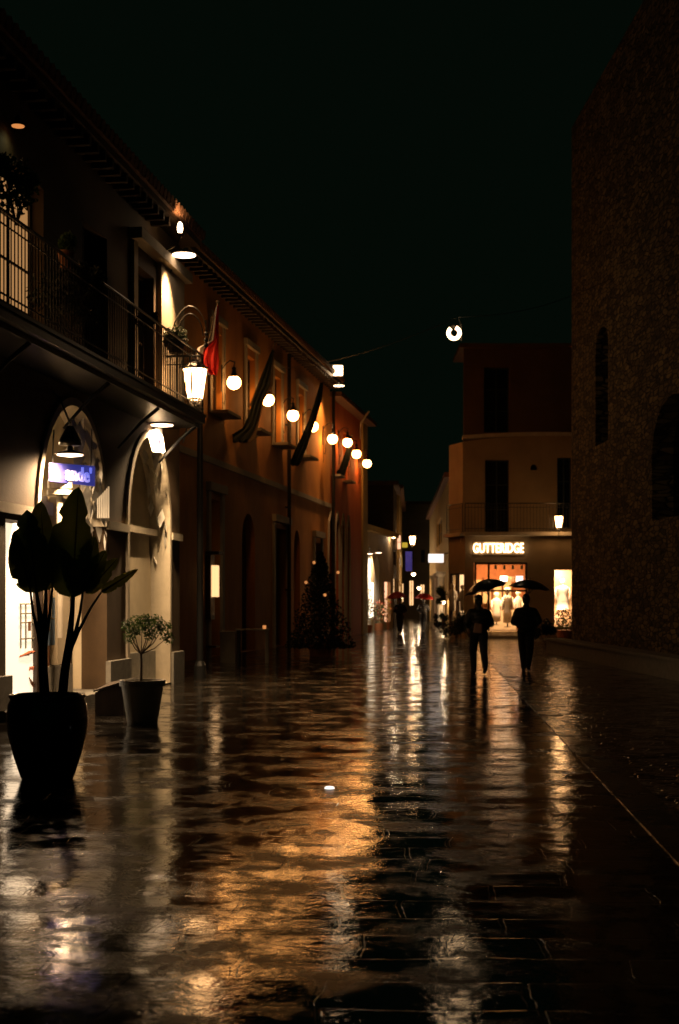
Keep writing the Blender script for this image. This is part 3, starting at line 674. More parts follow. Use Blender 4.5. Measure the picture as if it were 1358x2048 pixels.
for d in doors:
    k = MB(); k.fbox(FB, d[1]-.02, d[2]+.02, .02, d[4]+d[5]+.02, -.39, -.3)
    for i in range(1, 4): k.fbox(FB, d[1]+(d[2]-d[1])*i/4-.03, d[1]+(d[2]-d[1])*i/4+.03, .03, d[4], -.299, -.27)
    dd = k.build('door', M['wood'], B)
    if d[0] == 'rect':
        s = MB(); s.fbox(FB, d[1]-.28, d[1]-.003, .0, d[4]+.2, .003, .08); s.fbox(FB, d[2]+.003, d[2]+.28, .0, d[4]+.2, .003, .08); s.fbox(FB, d[1]-.35, d[2]+.35, d[4]+.203, d[4]+.45, .003, .16); s.build('frame', M['palestone'], dd)
MB().fbox(FB, -.2, FB.len, 5.6, 5.78, .003, .07).build('string_course', M['palestone'], B)
MB().fbox(FB, -.2, FB.len, 0, .9, .003, .05).build('plinth', M['greystone'], B) if False else None
e = MB(); e.fbox(FB, -.2, FB.len-.01, 10.802, 10.95, -8, .55)
k = 0
while k < FB.len-.3: e.fbox(FB, k, k+.1, 10.66, 10.80, .005, .5); k += .5
e.build('eaves', M['wood'], B)
t_ = MB(); u = 0
while u < FB.len-.1: t_.tube([FB.p(u, 11.05, .66), FB.p(u, 11.15, .2), FB.p(u, 12.2, -4)], .1, 6); u += .25
t_.fbox(FB, -.2, FB.len-.01, 10.952, 10.99, -4.2, .62); t_.build('roof', M['roof'], B)
for xp in (571,):
    u = ub(xp); m = MB(); m.tube([FB.p(u, .0, .14), FB.p(u, 10.6, .14)], .07, 10)
    for v in (2, 5, 8): m.fbox(FB, u-.09, u+.09, v, v+.06, .003, .22)
    m.build('downpipe', M['pipe'], B)
# lit narrow display by first door
cs_ = thing('display_case', 'narrow warm lit display case beside the first dark doorway of the orange house', 'display case', FB.p(ub(417), 1, .15))
ua = ub(412); ubb = ub(418)
MB().fbox(FB, ua, ubb, 1.75, 2.65, .16, .30).build('lit_pane', M['winlit2'], cs_)
m = MB(); m.fbox(FB, ua-.08, ubb+.08, 1.1, 2.95, .004, .155); m.fbox(FB, ua-.08, ubb+.08, 2.96, 3.05, .004, .4); m.fbox(FB, ua-.05, ubb+.05, .3, .36, .004, .3)
m.build('case', M['wood'], cs_)

C_ = thing('red_lancet_house', 'deep red house front beyond the orange one with a row of pointed arches', 'building', (2, 66, 0))
uc = FC.u_at_x; holes = []; lan = []
for xa, xb in ((655, 666), (669, 678), (681, 689), (692, 699)):
    a, b = uc(xa), uc(xb); lan.append((a, b)); holes.append(hole('point', a, b, .02, 3.2, 2.3, 12))
for xp in (668, 690): holes.append(hole('rect', uc(xp)-.5, uc(xp)+.5, 7.1, 9.3))
wall(FC, 0.003, FC.len-1.6, -.3, 10.4, holes, .4, M['red'], 'wall', C_)
for a, b in lan:
    MB().fbox(FC, a-.02, b+.02, .02, 5.5, -.39, -.3).build('door', M['wood'], C_)
    s = MB()
    for uu in (a, b): s.tube([FC.p(uu, 0, .02), FC.p(uu, 3.4, .02), FC.p((uu*.75+(a+b)*.125), 5.0, .02), FC.p((a+b)/2, 5.55, .02)], .06, 6)
    s.build('arch_moulding', M['palestone'], C_)
for xp in (668, 690): window(FC, uc(xp)-.5, uc(xp)+.5, 7.1, 9.3, C_, M['glassdark'], 'wood', -.2, 1, 2, .4)
MB().fbox(FC, FC.len-1.6, FC.len, -.3, 10.4, -.4, .08).build('corner_pier', M['ochre'], C_)
MB().fbox(FC, FC.len-.4, FC.len-.003, -.3, 10.39, -8, -.402).build('end_wall', M['ochre'], C_)
MB().fbox(FC, 0.01, FC.len+.3, 10.402, 10.6, -8, .5).build('eaves', M['roof'], C_)
u = uc(652)
m = MB(); m.tube([FB.p(FB.len-.25, 0, .2), FB.p(FB.len-.25, 10.6, .2)], .075, 10); m.build('downpipe', M['pipe'], B)

# globe lamps on wall brackets, built once and copied
def make_globe():
    t = thing('globe_wall_lamp', '', 'lamp', (0, 0, 0), 'lit globe lamps along the orange facade')
    r = .205
    MB().ball((0, 0, 0), r, 24, 16).build('globe', M['globe'], t, True)
    MB().lathe([(0, .165), (.13, .165), (.17, .15), (.175, .165), (.12, .2), (.08, .24), (.05, .38), (.075, .42), (.03, .46), (0, .52)], (0, 0, 0), 16).build('cap', M['metal'], t, True)
    m = MB(); n_ = -FB.nn; d_ = FB.d
    arc = [Vector((0, 0, .5)), d_*.12+Vector((0, 0, .62)), n_*.2+d_*.3+Vector((0, 0, .70)), n_*.36+d_*.4+Vector((0, 0, .62)), n_*.49+d_*.4+Vector((0, 0, .42))]
    m.tube(arc, .018, 6)
    base = n_*.47+d_*.4
    m.tube([base+Vector((0, 0, .6)), base+Vector((0, 0, -.2))], .03, 6)
    m.tube([n_*.36+d_*.2+Vector((0, 0, .35)), n_*.32+d_*.2+Vector((0, 0, -.45)), n_*.36+d_*.25+Vector((0, 0, -.6)), n_*.44+d_*.35+Vector((0, 0, -.5))], .012, 5)
    m.tube([n_*.44+d_*.3+Vector((0, 0, .3)), n_*.42+d_*.3+Vector((0, 0, -.7)), n_*.44+d_*.32+Vector((0, 0, -.95))], .012, 5)
    m.build('bracket', M['metal'], t)
    return t
g0_ = make_globe()
gx = [(468, 765), (536, 800), (586, 831), (626, 853), (665, 878), (695, 885), (713, 908), (734, 927)]
names = ['nearest', 'second', 'third', 'fourth', 'fifth', 'sixth', 'seventh', 'farthest']
for i, (x, y) in enumerate(gx):
    # on a line .7 m in front of the facade
    k = (x-679)/F_PX; Z = (-10.60+.50)/(k-.167)
    if i == 0: r0 = g0_
    else:
        r0 = g0_.copy(); col.objects.link(r0)
        for ch in list(g0_.children):
            c = ch.copy(); col.objects.link(c); c.parent = r0
    r0.location = px(x, y, Z)
    r0['label'] = ('lit white globe lamp, %s of the row, ' % names[i]) + ['beside the red flag', 'between the first two dark flags', 'left of the tall downpipe', 'above the dark hanging flag', 'right of the far downpipe', 'half hidden by a hanging flag', 'just before the end of the row', 'at the corner of the red house'][i]

# second saucer pair far up the red house
saucer_lamp('saucer_lamp', 'distant pinkish saucer lamp above the fifth globe lamp', px(678, 771, 58.5), .25, px(655, 769, 59.4), None, 500, (1, .5, .2), 0, spot=110)
fl = thing('roof_spotlight', 'small bright square spotlight above the distant saucer lamp', 'spotlight', px(676, 741, 58.5))
c = px(676, 741, 58.5); m = MB(); m.box(c.x-.19, c.x+.19, c.y-.03, c.y+.03, c.z-.2, c.z+.2); m.build('lit_face', M['bulbwarm'], fl)
m = MB(); m.box(c.x-.22, c.x+.22, c.y+.032, c.y+.16, c.z-.22, c.z+.22); m.tube([c+Vector((0, .1, .2)), c+Vector((-.5, .4, .35)), FB.p(FB.len-1.2, c.z-.1, .1)], .02, 5); m.build('housing', M['metal'], fl)

# flags on slanting poles
def flag(label, base, tip, cloth, mats, seed, name='flag'):
    """cloth: list of (pixel left x, pixel right x, pixel y) rows at the depth of the base"""
    base, tip = Vector(base), Vector(tip); t = thing(name, label, 'flag', base, 'flags slanting from the facades'); Z = base.y
    m = MB(); m.tube([base, tip], [.03, .018], 6); m.ball(tip, .04, 8, 6); m.build('pole', M['bark'], t)
    rnd = random.Random(seed); m = MB(); n = 10; rows = []
    for i, (xl, xr, y) in enumerate(cloth):
        rows.append([m.bm.verts.new(px(xl+(xr-xl)*k/n, y+rnd.uniform(-1, 1), Z-.25+.1*math.sin(k*1.9+i*.5+seed)*(1 if i else .4))) for k in range(n+1)])
    for r, (a, b) in enumerate(zip(rows, rows[1:])):
        for k in range(n):
            f = m.bm.faces.new([a[k], a[k+1], b[k+1], b[k]]); f.material_index = min(len(mats)-1, int(k/n*len(mats)))
    o = m.build('cloth', [M[q] for q in mats], t, True)
    s = o.modifiers.new('thick', 'SOLIDIFY'); s.thickness = .006
    return t
Zf = 28.45
flag('red and white flag lit by the big lantern', px(404, 742, Zf), px(436, 604, Zf), [(433, 437, 612), (429, 437, 640), (424, 437, 680), (396, 437, 696), (390, 438, 716), (398, 437, 736), (418, 434, 750)], ['flagwhite', 'flagred', 'flagred', 'flagred'], 1)
flag('dark wet flag between the first and second globe lamps, twisted at its foot', px(500, 812, 44), px(549, 688, 44), [(543, 549, 700), (530, 547, 735), (516, 546, 770), (505, 528, 800), (497, 522, 830), (485, 516, 855), (452, 512, 876), (462, 500, 885)], ['flagdark', 'flagdark', 'flagdark', 'bark'], 2)
flag('dark wet flag hanging beside the fourth globe lamp', px(600, 905, 51), px(648, 755, 51), [(641, 647, 765), (630, 644, 800), (617, 632, 840), (604, 622, 870), (590, 612, 900), (580, 602, 925), (584, 596, 932)], ['flagdark'], 3)
flag('farthest dark wet flag covering part of the sixth globe', px(680, 950, 63), px(704, 870, 63), [(698, 704, 872), (695, 704, 890), (686, 700, 915), (678, 694, 938), (660, 690, 950), (655, 672, 955)], ['flagdark'], 4)
m = MB(); m.tube([px(721, 848, 66), px(738, 822, 66)], .05, 6); m.tube([px(721, 848, 66), FC.p(FC.len-2, px(721, 848, 66).z-.3, 0)], .03, 5)
tag(m.build('flag_pole', M['palestone']), 'bare slanting flag pole at the roof edge of the red house', 'pole')

# near black pole right of the arcade
m = MB(); g = px(400, 0, 30.5); m.tube([(g.x, g.y, 0), (g.x, g.y, 5.7)], [.075, .06], 12); m.lathe([(0, 0), (.14, 0), (.13, .25), (.09, .35), (0, .36)], (g.x, g.y, 0), 16); m.ball((g.x, g.y, 5.75), .09, 10, 8)
tag(m.build('lamp_post', M['metal'], None), 'tall plain black post standing between the arcade and the orange house', 'post')

# ================================================================== corner shop (right of centre)
S = thing('corner_shop', 'tan two storey corner building with the lit clothes shop and terrace above', 'building', (7, 63, 0))
P0, P1, P2 = (4.87, 63.6), (5.47, 62.0), (13.0, 62.0)
FS = Frame(P1, P2); FL = Frame(P0, P1)
X = lambda xp, Z=62.0: (xp-679)/F_PX*Z - 5.47
Hh = lambda yp, Z=62.0: CH+(HY-yp)/F_PX*Z
hs = [hole('rect', X(948), X(1053), .30, Hh(1125)), hole('rect', X(1109), X(1146), .5, Hh(1140))]
wall(FS, 0, FS.len, -.3, 4.45, hs, .35, M['tan'], 'wall', S)
wall(FL, 0, FL.len-.003, -.3, 4.45, [hole('rect', .12, FL.len-.12, .55, Hh(1146))], .3, M['tan'], 'wall', S)
MB().fbox(Frame((4.87, 63.6), (5.6, 72)), 0.003, 8, -.3, 4.44, -.3 if False else 0, .3).build('side_wall', M['tan'], S)
# ledge between storeys following the corner
m = MB(); m.fbox(FS, -.02, FS.len, 4.455, 4.62, -2.5, .22); m.fbox(FL, -.1, FL.len-.0, 4.452, 4.61, -.8, .22); m.build('ledge', M['palestone'], S)
# doorway: lit interior room with shelves, posters, figures
z0 = .30
MB().box(5.3, 12.6, 66.3, 66.4, 0, 4.3).build('back_wall', M['brick'], S)
MB().box(5.3, 12.6, 62.36, 66.3, .02, .29).build('shop_floor', M['wood'], S)
MB().box(5.3, 12.6, 62.36, 66.3, 4.2, 4.4).build('shop_ceiling', M['cream'], S)
MB().box(5.79, 5.845, 62.36, 66.29, .3, 4.19).build('partition', M['tan'], S)
MB().box(8.7, 8.8, 62.4, 66.3, .3, 4.2).build('partition', M['tan'], S)
lamp_light('AREA', (7.0, 64.2, 4.1), 420, (1, .52, .20), 1.6, S, (0, 0, -1))
lamp_light('AREA', (7.2, 62.6, 3.1), 200, (1, .58, .28), .5, S, (0, .5, -1))
lamp_light('AREA', (9.75, 62.42, 3.0), 110, (1, .66, .38), .3, S, (0, .4, -1))
lamp_light('AREA', (9.75, 62.42, .7), 40, (1, .66, .4), .3, S, (0, .4, 1))
m = MB(); a, b = 5.47+X(948), 5.47+X(1053)
for q in (a+.04, b-.04, a+.62): m.box(q-.045, q+.045, 61.78, 61.86, .3, 3.28)
m.box(a, b, 61.775, 61.865, 3.2, 3.3); m.box(a, b, 61.782, 61.862, 2.02, 2.10)
fr = m.build('door_frame', M['wood'], S)
for k in range(4): 
    c = (a+.95+k*.38, 62.1, 3.18); tr = MB(); tr.tube([c, (c[0], c[1], 3.0)], .06, 8); tr.build('track_light', M['metal'], S)
m = MB(); m.box(a-.3, b+.3, 61.45, 61.995, 0, .14); m.box(a-.1, b+.1, 61.7, 61.994, .141, .29); m.build('step', M['palestone'], S)
def poster(label, x0, y0, x1, y1, Z, mat='signwhite', name='poster', cat='poster'):
    p, q = px(x0, y1, Z), px(x1, y0, Z); m = MB(); m.box(p.x, q.x, Z-.015, Z+.015, p.z, q.z); o = m.build(name, M[mat]); tag(o, label, cat, 'picture cards inside the corner shop'); return o
poster('white card hung behind the shop door glass, left of the three', 1000, 1152, 1015, 1163, 62.6)
poster('yellowish card hung in the middle behind the shop door glass', 1017, 1153, 1029, 1163, 62.6, 'awning')
poster('white card hung behind the shop door glass, right of the three', 1032, 1152, 1046, 1167, 62.6)
def mannequin(label, xc, ytop, ybot, Z, wpx, name='mannequin', dark=None):
    p = px(xc, ybot, Z); h = (ybot-ytop)/F_PX*Z; w_ = wpx/F_PX*Z/2
    t = thing(name, label, 'mannequin', p, 'shop mannequins in white clothes')
    m = MB(); c = p
    m.lathe([(0, h*.97), (.06*h, h*.96), (.075*h, h*.9), (.06*h, h*.84), (.035*h, h*.82), (.035*h, h*.8), (w_*.8, h*.76), (w_, h*.7), (w_*.85, h*.58), (w_*.72, h*.5), (w_*.95, h*.36), (w_*.9, h*.1), (0, h*.1)], c, 20)
    for v in m.bm.verts: v.co.y = c.y+(v.co.y-c.y)*.6
    m.build('garment', M['cloth'], t, True)
    s = MB(); s.tube([c, c+Vector((0, 0, h*.12))], .03, 8); s.lathe([(0, .02), (.16, .02), (.16, 0), (0, 0)], c, 16); s.build('stand', M['metal'], t)
    for sg_ in (-1, 1):
        a_ = MB(); a_.tube([c+Vector((sg_*w_*.9, 0, h*.72)), c+Vector((sg_*w_*1.12, -.03, h*.55)), c+Vector((sg_*w_*.95, -.1, h*.42))], [.055, .045, .03], 8); a_.build('sleeve', M['cloth'], t, True)
    return t
mannequin('tall mannequin in white coat standing in the shop doorway', 1015, 1172, 1254, 62.7, 19)
mannequin('short broad mannequin left of the doorway one, near the umbrella', 993, 1182, 1250, 63.6, 18)
mannequin('mannequin in white top mostly hidden by the right umbrella', 1037, 1178, 1252, 63.3, 15)
mannequin('mannequin in white dress in the separate right hand shop window', 1125, 1156, 1226, 62.8, 27)
mannequin('mannequin behind the left angled window pane of the shop', 905, 1165, 1228, FL.p(FL.u_at_x(903), 0, -.28).y, 14)
mannequin('mannequin behind the right angled window pane of the shop', 925, 1168, 1228, FL.p(FL.u_at_x(921), 0, -.28).y, 11)
# lit showcases backing
m = MB(); m.box(5.47+X(1105), 10.4, 63.1, 63.16, .5, 3.0); m.build('showcase_back', emit('amber showcase wall', (1, .42, .12), .45, (.5, .3, .15)), S)
m = MB(); m.box(5.47+X(1105), 10.4, 62.36, 63.1, .35, .5); m.build('showcase_floor', M['palestone'], S)
m = MB(); m.fbox(FL, .02, FL.len-.5, .5, 2.9, -.5, -.46); m.build('showcase_back', M['winlit2'], S)
lamp_light('AREA', tuple(FL.p(.8, 2.85, -.36)), 25, (1, .66, .36), .2, S, (0, 0, -1))
window(FL, .12, FL.len-.12, .55, Hh(1146), S, plain('clear pane', (.9, .9, .9), .05), 'wood', -.1, 1, 0)
for o in [q for q in bpy.data.objects if q.name.startswith('pane') and q.data.materials[0].name == 'clear pane']:
    pm, pt, pb = new_mat('shop glass'); pb.inputs['Transmission Weight'].default_value = 1; pb.inputs['Roughness'].default_value = .02; pb.inputs['IOR'].default_value = 1.08
    o.data.materials[0] = pm
# garment rail + counter in doorway
m = MB(); m.box(6.0, 8.1, 65.2, 65.7, .3, 1.2); m.build('counter', M['palestone'], S)
for i, q in enumerate((6.2, 6.65, 7.15, 7.6)):
    m = MB(); m.box(q, q+.36, 65.9, 66.25, 1.5+.0*i, 2.6); m.build('shelf', M['awning'], S)
# sign
sgn = thing('shop_sign', 'backlit white letters GUTTERIDGE above the shop door', 'sign', (6.9, 61.9, 3.9))
cx = (5.47+X(996.5)); text_mesh('GUTTERIDGE', .5, (cx, 61.93, (Hh(1085)+Hh(1107))/2), (1, 0, 0), (0, 0, 1), .03, M['letters'], 'lettering', sgn, (2.2, .42), .0)
MB().box(cx-1.1, cx+1.1, 61.965, 61.996, 3.62, 4.22).build('backing', M['tan'], sgn)
# upper storey set back with rounded parapet
US = thing('terrace_storey', '', 'building'); bpy.data.objects.remove(US)
Zu = 64.6
fu = Frame((5.6, Zu), (13, Zu)); X2 = lambda xp: (xp-679)/F_PX*Zu-5.6
H2 = lambda yp: Hh(yp, Zu)
hs = [hole('rect', X2(970), X2(1018), 4.66, H2(920)), hole('rect', X2(1114), X2(1143), 4.9, H2(915)),
      hole('arch', X2(1061), X2(1075), H2(940), H2(937), .2), ]
top = [(0, 4.63), (7.3, 4.63), (7.3, 8.95)] + [(7.3-7.3*i/12, 8.95+.16*math.sin(math.pi*(i/12)*.9+.2)-(.12 if i > 9 else 0)*(i-9)/3) for i in range(1, 13)]
wall(fu, 0, 0, 0, 0, hs, .3, M['tan'], 'upper_wall', S, 0, top)
fl2 = Frame((5.1, 66.2), (5.6, 64.6)); 
MB().fbox(fl2, 0, fl2.len-.003, 4.63, 8.85, -.3, 0).build('upper_wall', M['tan'], S)
m = MB(); 
for i in range(12):
    u0, u1 = 7.3*i/12, 7.3*(i+1)/12
    z0_, z1_ = [8.95+.16*math.sin(math.pi*(1-q/12)*.9+.2) for q in (i, i+1)]
    m.hexa([fu.p(u0, z0_, -.4), fu.p(u1, z1_, -.4), fu.p(u1, z1_, .18), fu.p(u0, z0_, .18), fu.p(u0, z0_+.16, -.4), fu.p(u1, z1_+.16, -.4), fu.p(u1, z1_+.16, .22), fu.p(u0, z0_+.16, .22)])
m.build('parapet', M['palestone'], S)
window(fu, X2(970), X2(1018), 4.66, H2(920), S, M['glassdark'], 'shutter', -.2, 1, 2)
window(fu, X2(1114), X2(1143), 4.9, H2(915), S, M['glassdark'], 'shutter', -.2, 1, 2)
m = MB(); m.fbox(fu, X2(1060), X2(1076), H2(948), H2(925), -.25, -.2); m.build('niche', M['glassdark'], S)
rl = railing(FS, [(-.0, .1), (5.1, .1)], 4.62, 1.25, S, .14)
railing(FL, [(0.05, .1), (FL.len-.05, .1)], 4.62, 1.25, S, .14)
# top storey
Zt = 67.5; ft = Frame((5.9, Zt), (14, Zt)); X3 = lambda xp: (xp-679)/F_PX*Zt-5.9
ht = Hh(697, Zt)
wall(ft, 0, 8, 4.63, ht, [hole('rect', X3(968), X3(1018), Hh(865, Zt), Hh(735, Zt))], .3, M['shadedtan'], 'top_wall', S)
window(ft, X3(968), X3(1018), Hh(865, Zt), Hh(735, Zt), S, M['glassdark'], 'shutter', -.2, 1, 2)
MB().fbox(ft, -.2, 8.1, ht+.003, ht+.2, -4, .3).build('top_cornice', M['shadedtan'], S)
MB().fbox(ft, 0, 8, 8.6, 8.7, -.31, 2.8).build('terrace_deck', M['tan'], S)
lantern('wall_lantern', 'lit glass lantern at the right hand upper corner of the clothes shop', px(1118, 1044, 61.3), .50, M['lanternglass'],
        [[px(1118, 1064, 61.3), px(1119, 1066, 61.5)+Vector((0, .15, 0)), px(1120, 1064, 61.3)+Vector((0, .68, 0))]], 0, 420, (1, .48, .16))

# ================================================================== stone building on the right
FR = Frame((8.0, 4), (7.05, 43.2), True)
T = thing('stone_church_wall', 'tall dark rubble stone church wall with lancet window along the right side', 'building', (7.5, 25, 0))
ur = FR.u_at_x
hl = [hole('arch', ur(1216), ur(1191), FR.v_at(ur(1203), 880), FR.v_at(ur(1203), 675), .5, 10)]
hl = [[(min(max(a, 0), 99), b) for a, b in hl[0]]]
ua_, ub_ = sorted((ur(1216), ur(1191)))
hl = [hole('arch', ua_, ub_, FR.v_at(ua_, 880), FR.v_at(ua_, 680), .5, 12), hole('arch', 25.6, 29.2, 3.5, 5.0, 1.2, 14), hole('arch', 10, 13, 3, 6, 1.2, 12)]
wall(FR, 0, FR.len, -.3, 16, hl, .7, M['stone'], 'wall', T)
MB().fbox(FR, FR.len-.7, FR.len-.003, -.3, 15.99, -6, -.702).build('wall', M['stone'], T)
for a, b, c, d in ((ua_, ub_, FR.v_at(ua_, 880), FR.v_at(ua_, 650)+.6), (25.6, 29.2, 3.5, 6.2), (10, 13, 3, 7.2)):
    m = MB(); m.fbox(FR, a+.003, b-.003, c, d, -.55, -.5); m.fbox(FR, (a+b)/2-.06, (a+b)/2+.06, c, d, -.499, -.4); m.build('window', M['glassdark'], T)
for u in (19.2,): MB().fbox(FR, u, u+.9, 0, 11+u*.1, .003, .5).build('buttress', M['stone'], T)
bn_ = MB(); bn_.fbox(FR, 20, FR.len+1.6, 0, .40, .02, .50); bn_.fbox(FR, 19.95, FR.len+1.65, .402, .47, .01, .56)
tag(bn_.build('stone_bench', M['greystone']), 'long low dark stone bench along the foot of the church wall', 'bench')

# ================================================================== far street
D = thing('low_cream_shop', 'low cream shop building with two lit white arches at the end of the left row', 'building', (2, 78, 0))
FD = Frame((.9, 72.5), (3.15, 84)); ud = FD.u_at_x
hs = []
for xa, xb in ((734, 744), (749, 761)):
    a, b = ud(xa), ud(xb); hs.append(hole('arch', a, b, .02, 3.2, .9, 12))
a, b = ud(769), ud(781); hs.append(hole('rect', a, b, .4, 2.7))
wall(FD, 0, FD.len, -.3, 5.3, hs, .35, M['tan'], 'wall', D)
MB().fbox(FD, -.2, FD.len+.1, 5.303, 5.6, -5, .35).build('cornice', M['ochre'], D)
MB().fbox(FD, 0, .3, -.3, 5.29, -5, -.352).build('wall', M['tan'], D)
for xa, xb, mt in ((734, 744, 'white'), (749, 761, 'white')):
    a, b = ud(xa), ud(xb); MB().fbox(FD, a+.01, b-.01, .02, 4.1, -.14, -.06).build('arch_panel', M[mt], D)
a, b = ud(740), ud(746); MB().fbox(FD, a, b, .7, 2.6, -.058, .03).build('shop_window', M['winwhite'], D)
a, b = ud(769), ud(781); MB().fbox(FD, a+.01, b-.01, .4, 2.7, -.3, -.2).build('shop_window', M['winpink'], D)
saucer_lamp('saucer_lamp', 'small lit lamp over the left white arch of the low cream shop', px(739, 1107, 73.8), .2, FD.p(ud(738), 4.5, 0), None, 800, (1, .76, .50), 0, spot=120)
saucer_lamp('saucer_lamp', 'small lit lamp over the right white arch of the low cream shop', px(757, 1105, 76.6), .2, FD.p(ud(756), 4.5, 0), None, 800, (1, .76, .50), 0, spot=120)

def house(name, label, p0, p1, h, mat, holes_px=(), lit=(), flip=False, depth=6):
    F = Frame(p0, p1, flip); t = thing(name, label, 'building', (p0[0], p0[1], 0)); hs = []; rects = []
    for (xa, ya, xb, yb) in holes_px:
        u0, u1 = sorted((F.u_at_x(xa), F.u_at_x(xb))); v0, v1 = F.v_at((u0+u1)/2, yb), F.v_at((u0+u1)/2, ya)
        u0, u1 = max(u0, .05), min(u1, F.len-.05); v0 = max(v0, .02)
        if u1-u0 < .1: continue
        hs.append(hole('rect', u0, u1, v0, v1)); rects.append((u0, u1, v0, v1))
    wall(F, 0, F.len, -.3, h, hs, .3, M[mat], 'wall', t)
    MB().fbox(F, 0, F.len, h+.003, h+.25, -depth, .3).build('roof', M['roof'], t)
    MB().fbox(F, 0.003, .3, -.3, h-.003, -depth, -.302).build('side_wall', M[mat], t)
    for i, (u0, u1, v0, v1) in enumerate(rects):
        window(F, u0, u1, v0, v1, t, M[lit[i]] if i < len(lit) and lit[i] else M['glassdark'], 'wood', -.15, 1, 1)
    return t, F
house('narrow_dark_house', 'narrow dark house beyond the low cream shop with small lit window', (3.2, 84.5), (3.75, 93), 8.5, 'brownstucco', [(787, 1155, 793, 1190), (786, 1100, 792, 1130)], ['winlit2', None])
house('far_left_house', 'distant ochre house on the left of the lane end', (3.9, 93.5), (5.2, 118), 9, 'ochre', [(799, 1168, 804, 1200), (808, 1165, 813, 1195), (800, 1110, 804, 1135)], ['winlit2', 'winwhite', None])
house('lane_end_house', 'pale pink house closing the far end of the lane', (4.4, 124), (9.2, 124), 10, 'tan', [(800, 1166, 808, 1205), (818, 1160, 828, 1212), (840, 1168, 850, 1200), (818, 1100, 826, 1125), (842, 1100, 850, 1125)], ['winlit2', 'winlit2', 'winlit2', None, None], False)
house('right_lane_house', 'ochre house with stone columns on the right of the lane behind the clothes shop', (5.7, 73.2), (7.1, 112), 8, 'ochre', [(875, 1150, 887, 1215), (861, 1152, 868, 1210), (874, 1040, 884, 1090)], [None, 'winlit2', None], True)
FG = Frame((5.7, 73.2), (7.1, 112), True)
for u in (3.5, 9.2, 16):
    p = FG.p(u, 0, .35); m = MB(); m.lathe([(0, 0), (.28, 0), (.28, .3), (.2, .36), (.18, 2.9), (.27, 3.05), (.27, 3.2), (0, 3.2)], p, 14); m.build('column_part', M['palestone'])
    o = bpy.data.objects[-1]
cols = [o for o in bpy.data.objects if o.name.startswith('column_part')]
for o, w_ in zip(cols, ('nearest the clothes shop', 'in the middle', 'farthest up the lane')):
    o.name = 'stone_column'; tag(o, 'pale stone column before the right lane house, ' + w_, 'column', 'columns of the right lane house')
lantern('hanging_lantern', 'lit hanging lantern over the far lane', px(825, 1081, 92), .55, M['lanternglass'], [[px(825, 1070, 92), px(825, 1066, 92), px(800, 1062, 93.5)]], 0, 500, (1, .62, .32))
def hung_sign(name, label, x0, y0, x1, y1, Z, mat, txt=None, arm=None, tm='letterblue'):
    p, q = px(x0, y1, Z), px(x1, y0, Z); t = thing(name, label, 'sign', ((p.x+q.x)/2, Z, p.z))
    MB().box(p.x, q.x, Z-.05, Z+.05, p.z, q.z).build('panel', M[mat], t)
    if txt: text_mesh(txt, .3, ((p.x+q.x)/2, Z-.056, (p.z+q.z)/2), (1, 0, 0), (0, 0, 1), .004, M[tm], 'lettering', t, ((q.x-p.x)*.7, (q.z-p.z)*.45))
    if arm: m = MB(); m.tube([q if arm[0] > x1 else Vector((p.x, Z, q.z)), px(arm[0], arm[1], arm[2])], .025, 5); m.build('arm', M['metal'], t)
    return t
hung_sign('lit_box_sign', 'white lit box sign projecting left of the clothes shop', 857, 1108, 887, 1125, 70, 'signwhite', None, (896, 1106, 70))
s_ = thing('x', '', ''); bpy.data.objects.remove(s_)
hung_sign('hanging_banner', 'tall blue violet banner hanging over the far lane', 811, 1103, 824, 1142, 84, 'bannerblue', None, (798, 1100, 86))
hung_sign('yellow_sign', 'small yellow lit sign left of the far lantern', 804, 1085, 815, 1095, 88, 'signyellow', None, (796, 1084, 90))
hung_sign('vertical_sign', 'thin upright pale lit sign left of the yellow one', 795, 1071, 801, 1098, 90, 'winpink', None, (790, 1070, 92))
# small light points far away
for (x, y, Z, lab) in ((764, 1186, 81, 'small warm lamp beside the rosy window of the low cream shop'), (804, 1192, 96, 'small warm lamp low on the far left house'), (886, 1203, 76, 'small warm lamp by the stone column behind the white box sign'), (838, 1176, 110, 'tiny warm lamp above the far right red umbrella'), (827, 1148, 100, 'small bright shop lamp low in the far lane'), (787, 1072, 83, 'tiny lamp on the narrow dark house front')):
    c = px(x, y, Z); t = thing('shop_lamp', lab, 'lamp', c, 'small lamps in the far lane')
    MB().ball(c, .14, 12, 8).build('bulb', M['bulbwarm'], t, True); m = MB(); m.lathe([(.2, .05), (.1, .2), (0, .26)], c, 12); m.tube([c+Vector((0, 0, .2)), c+Vector((-.4, .6, .3))], .02, 5); m.build('shade', M['metal'], t)
    lamp_light('POINT', c+Vector((0, -.3, -.1)), 60, (1, .7, .42), .1, t)

# ring lamp on cable over the street
rgp = px(908, 666, 38)
cb = MB(); A_, B_ = px(600, 640, 50), px(1150, 600, 42.6)
L0 = FB.p(20, 9.9, 0); L1 = FR.p(34, 10.2, 0); mid = rgp+Vector((0.12, 0, .42)); pts = []
for i in range(13):
    t = i/12; pts.append((L0.lerp(mid, t)+Vector((0, 0, -.25*math.sin(math.pi*t)))))
for i in range(1, 13):
    t = i/12; pts.append((mid.lerp(L1, t)+Vector((0, 0, -.25*math.sin(math.pi*t)))))
cb.tube(pts, .008, 4); tag(cb.build('overhead_cable', M['metal']), 'thin dark cable slung across the street holding the ring lamp', 'cable')
rt = thing('ring_lamp', 'circular glowing ring lamp hanging high over the street', 'lamp', rgp)
m = MB(); pts = [rgp+Vector((.15*math.cos(t), 0, .15*math.sin(t))) for t in [R(128)+R(304)*i/24 for i in range(25)]]
m.tube(pts, .052, 10); m.build('ring_tube', M['ring'], rt, True)
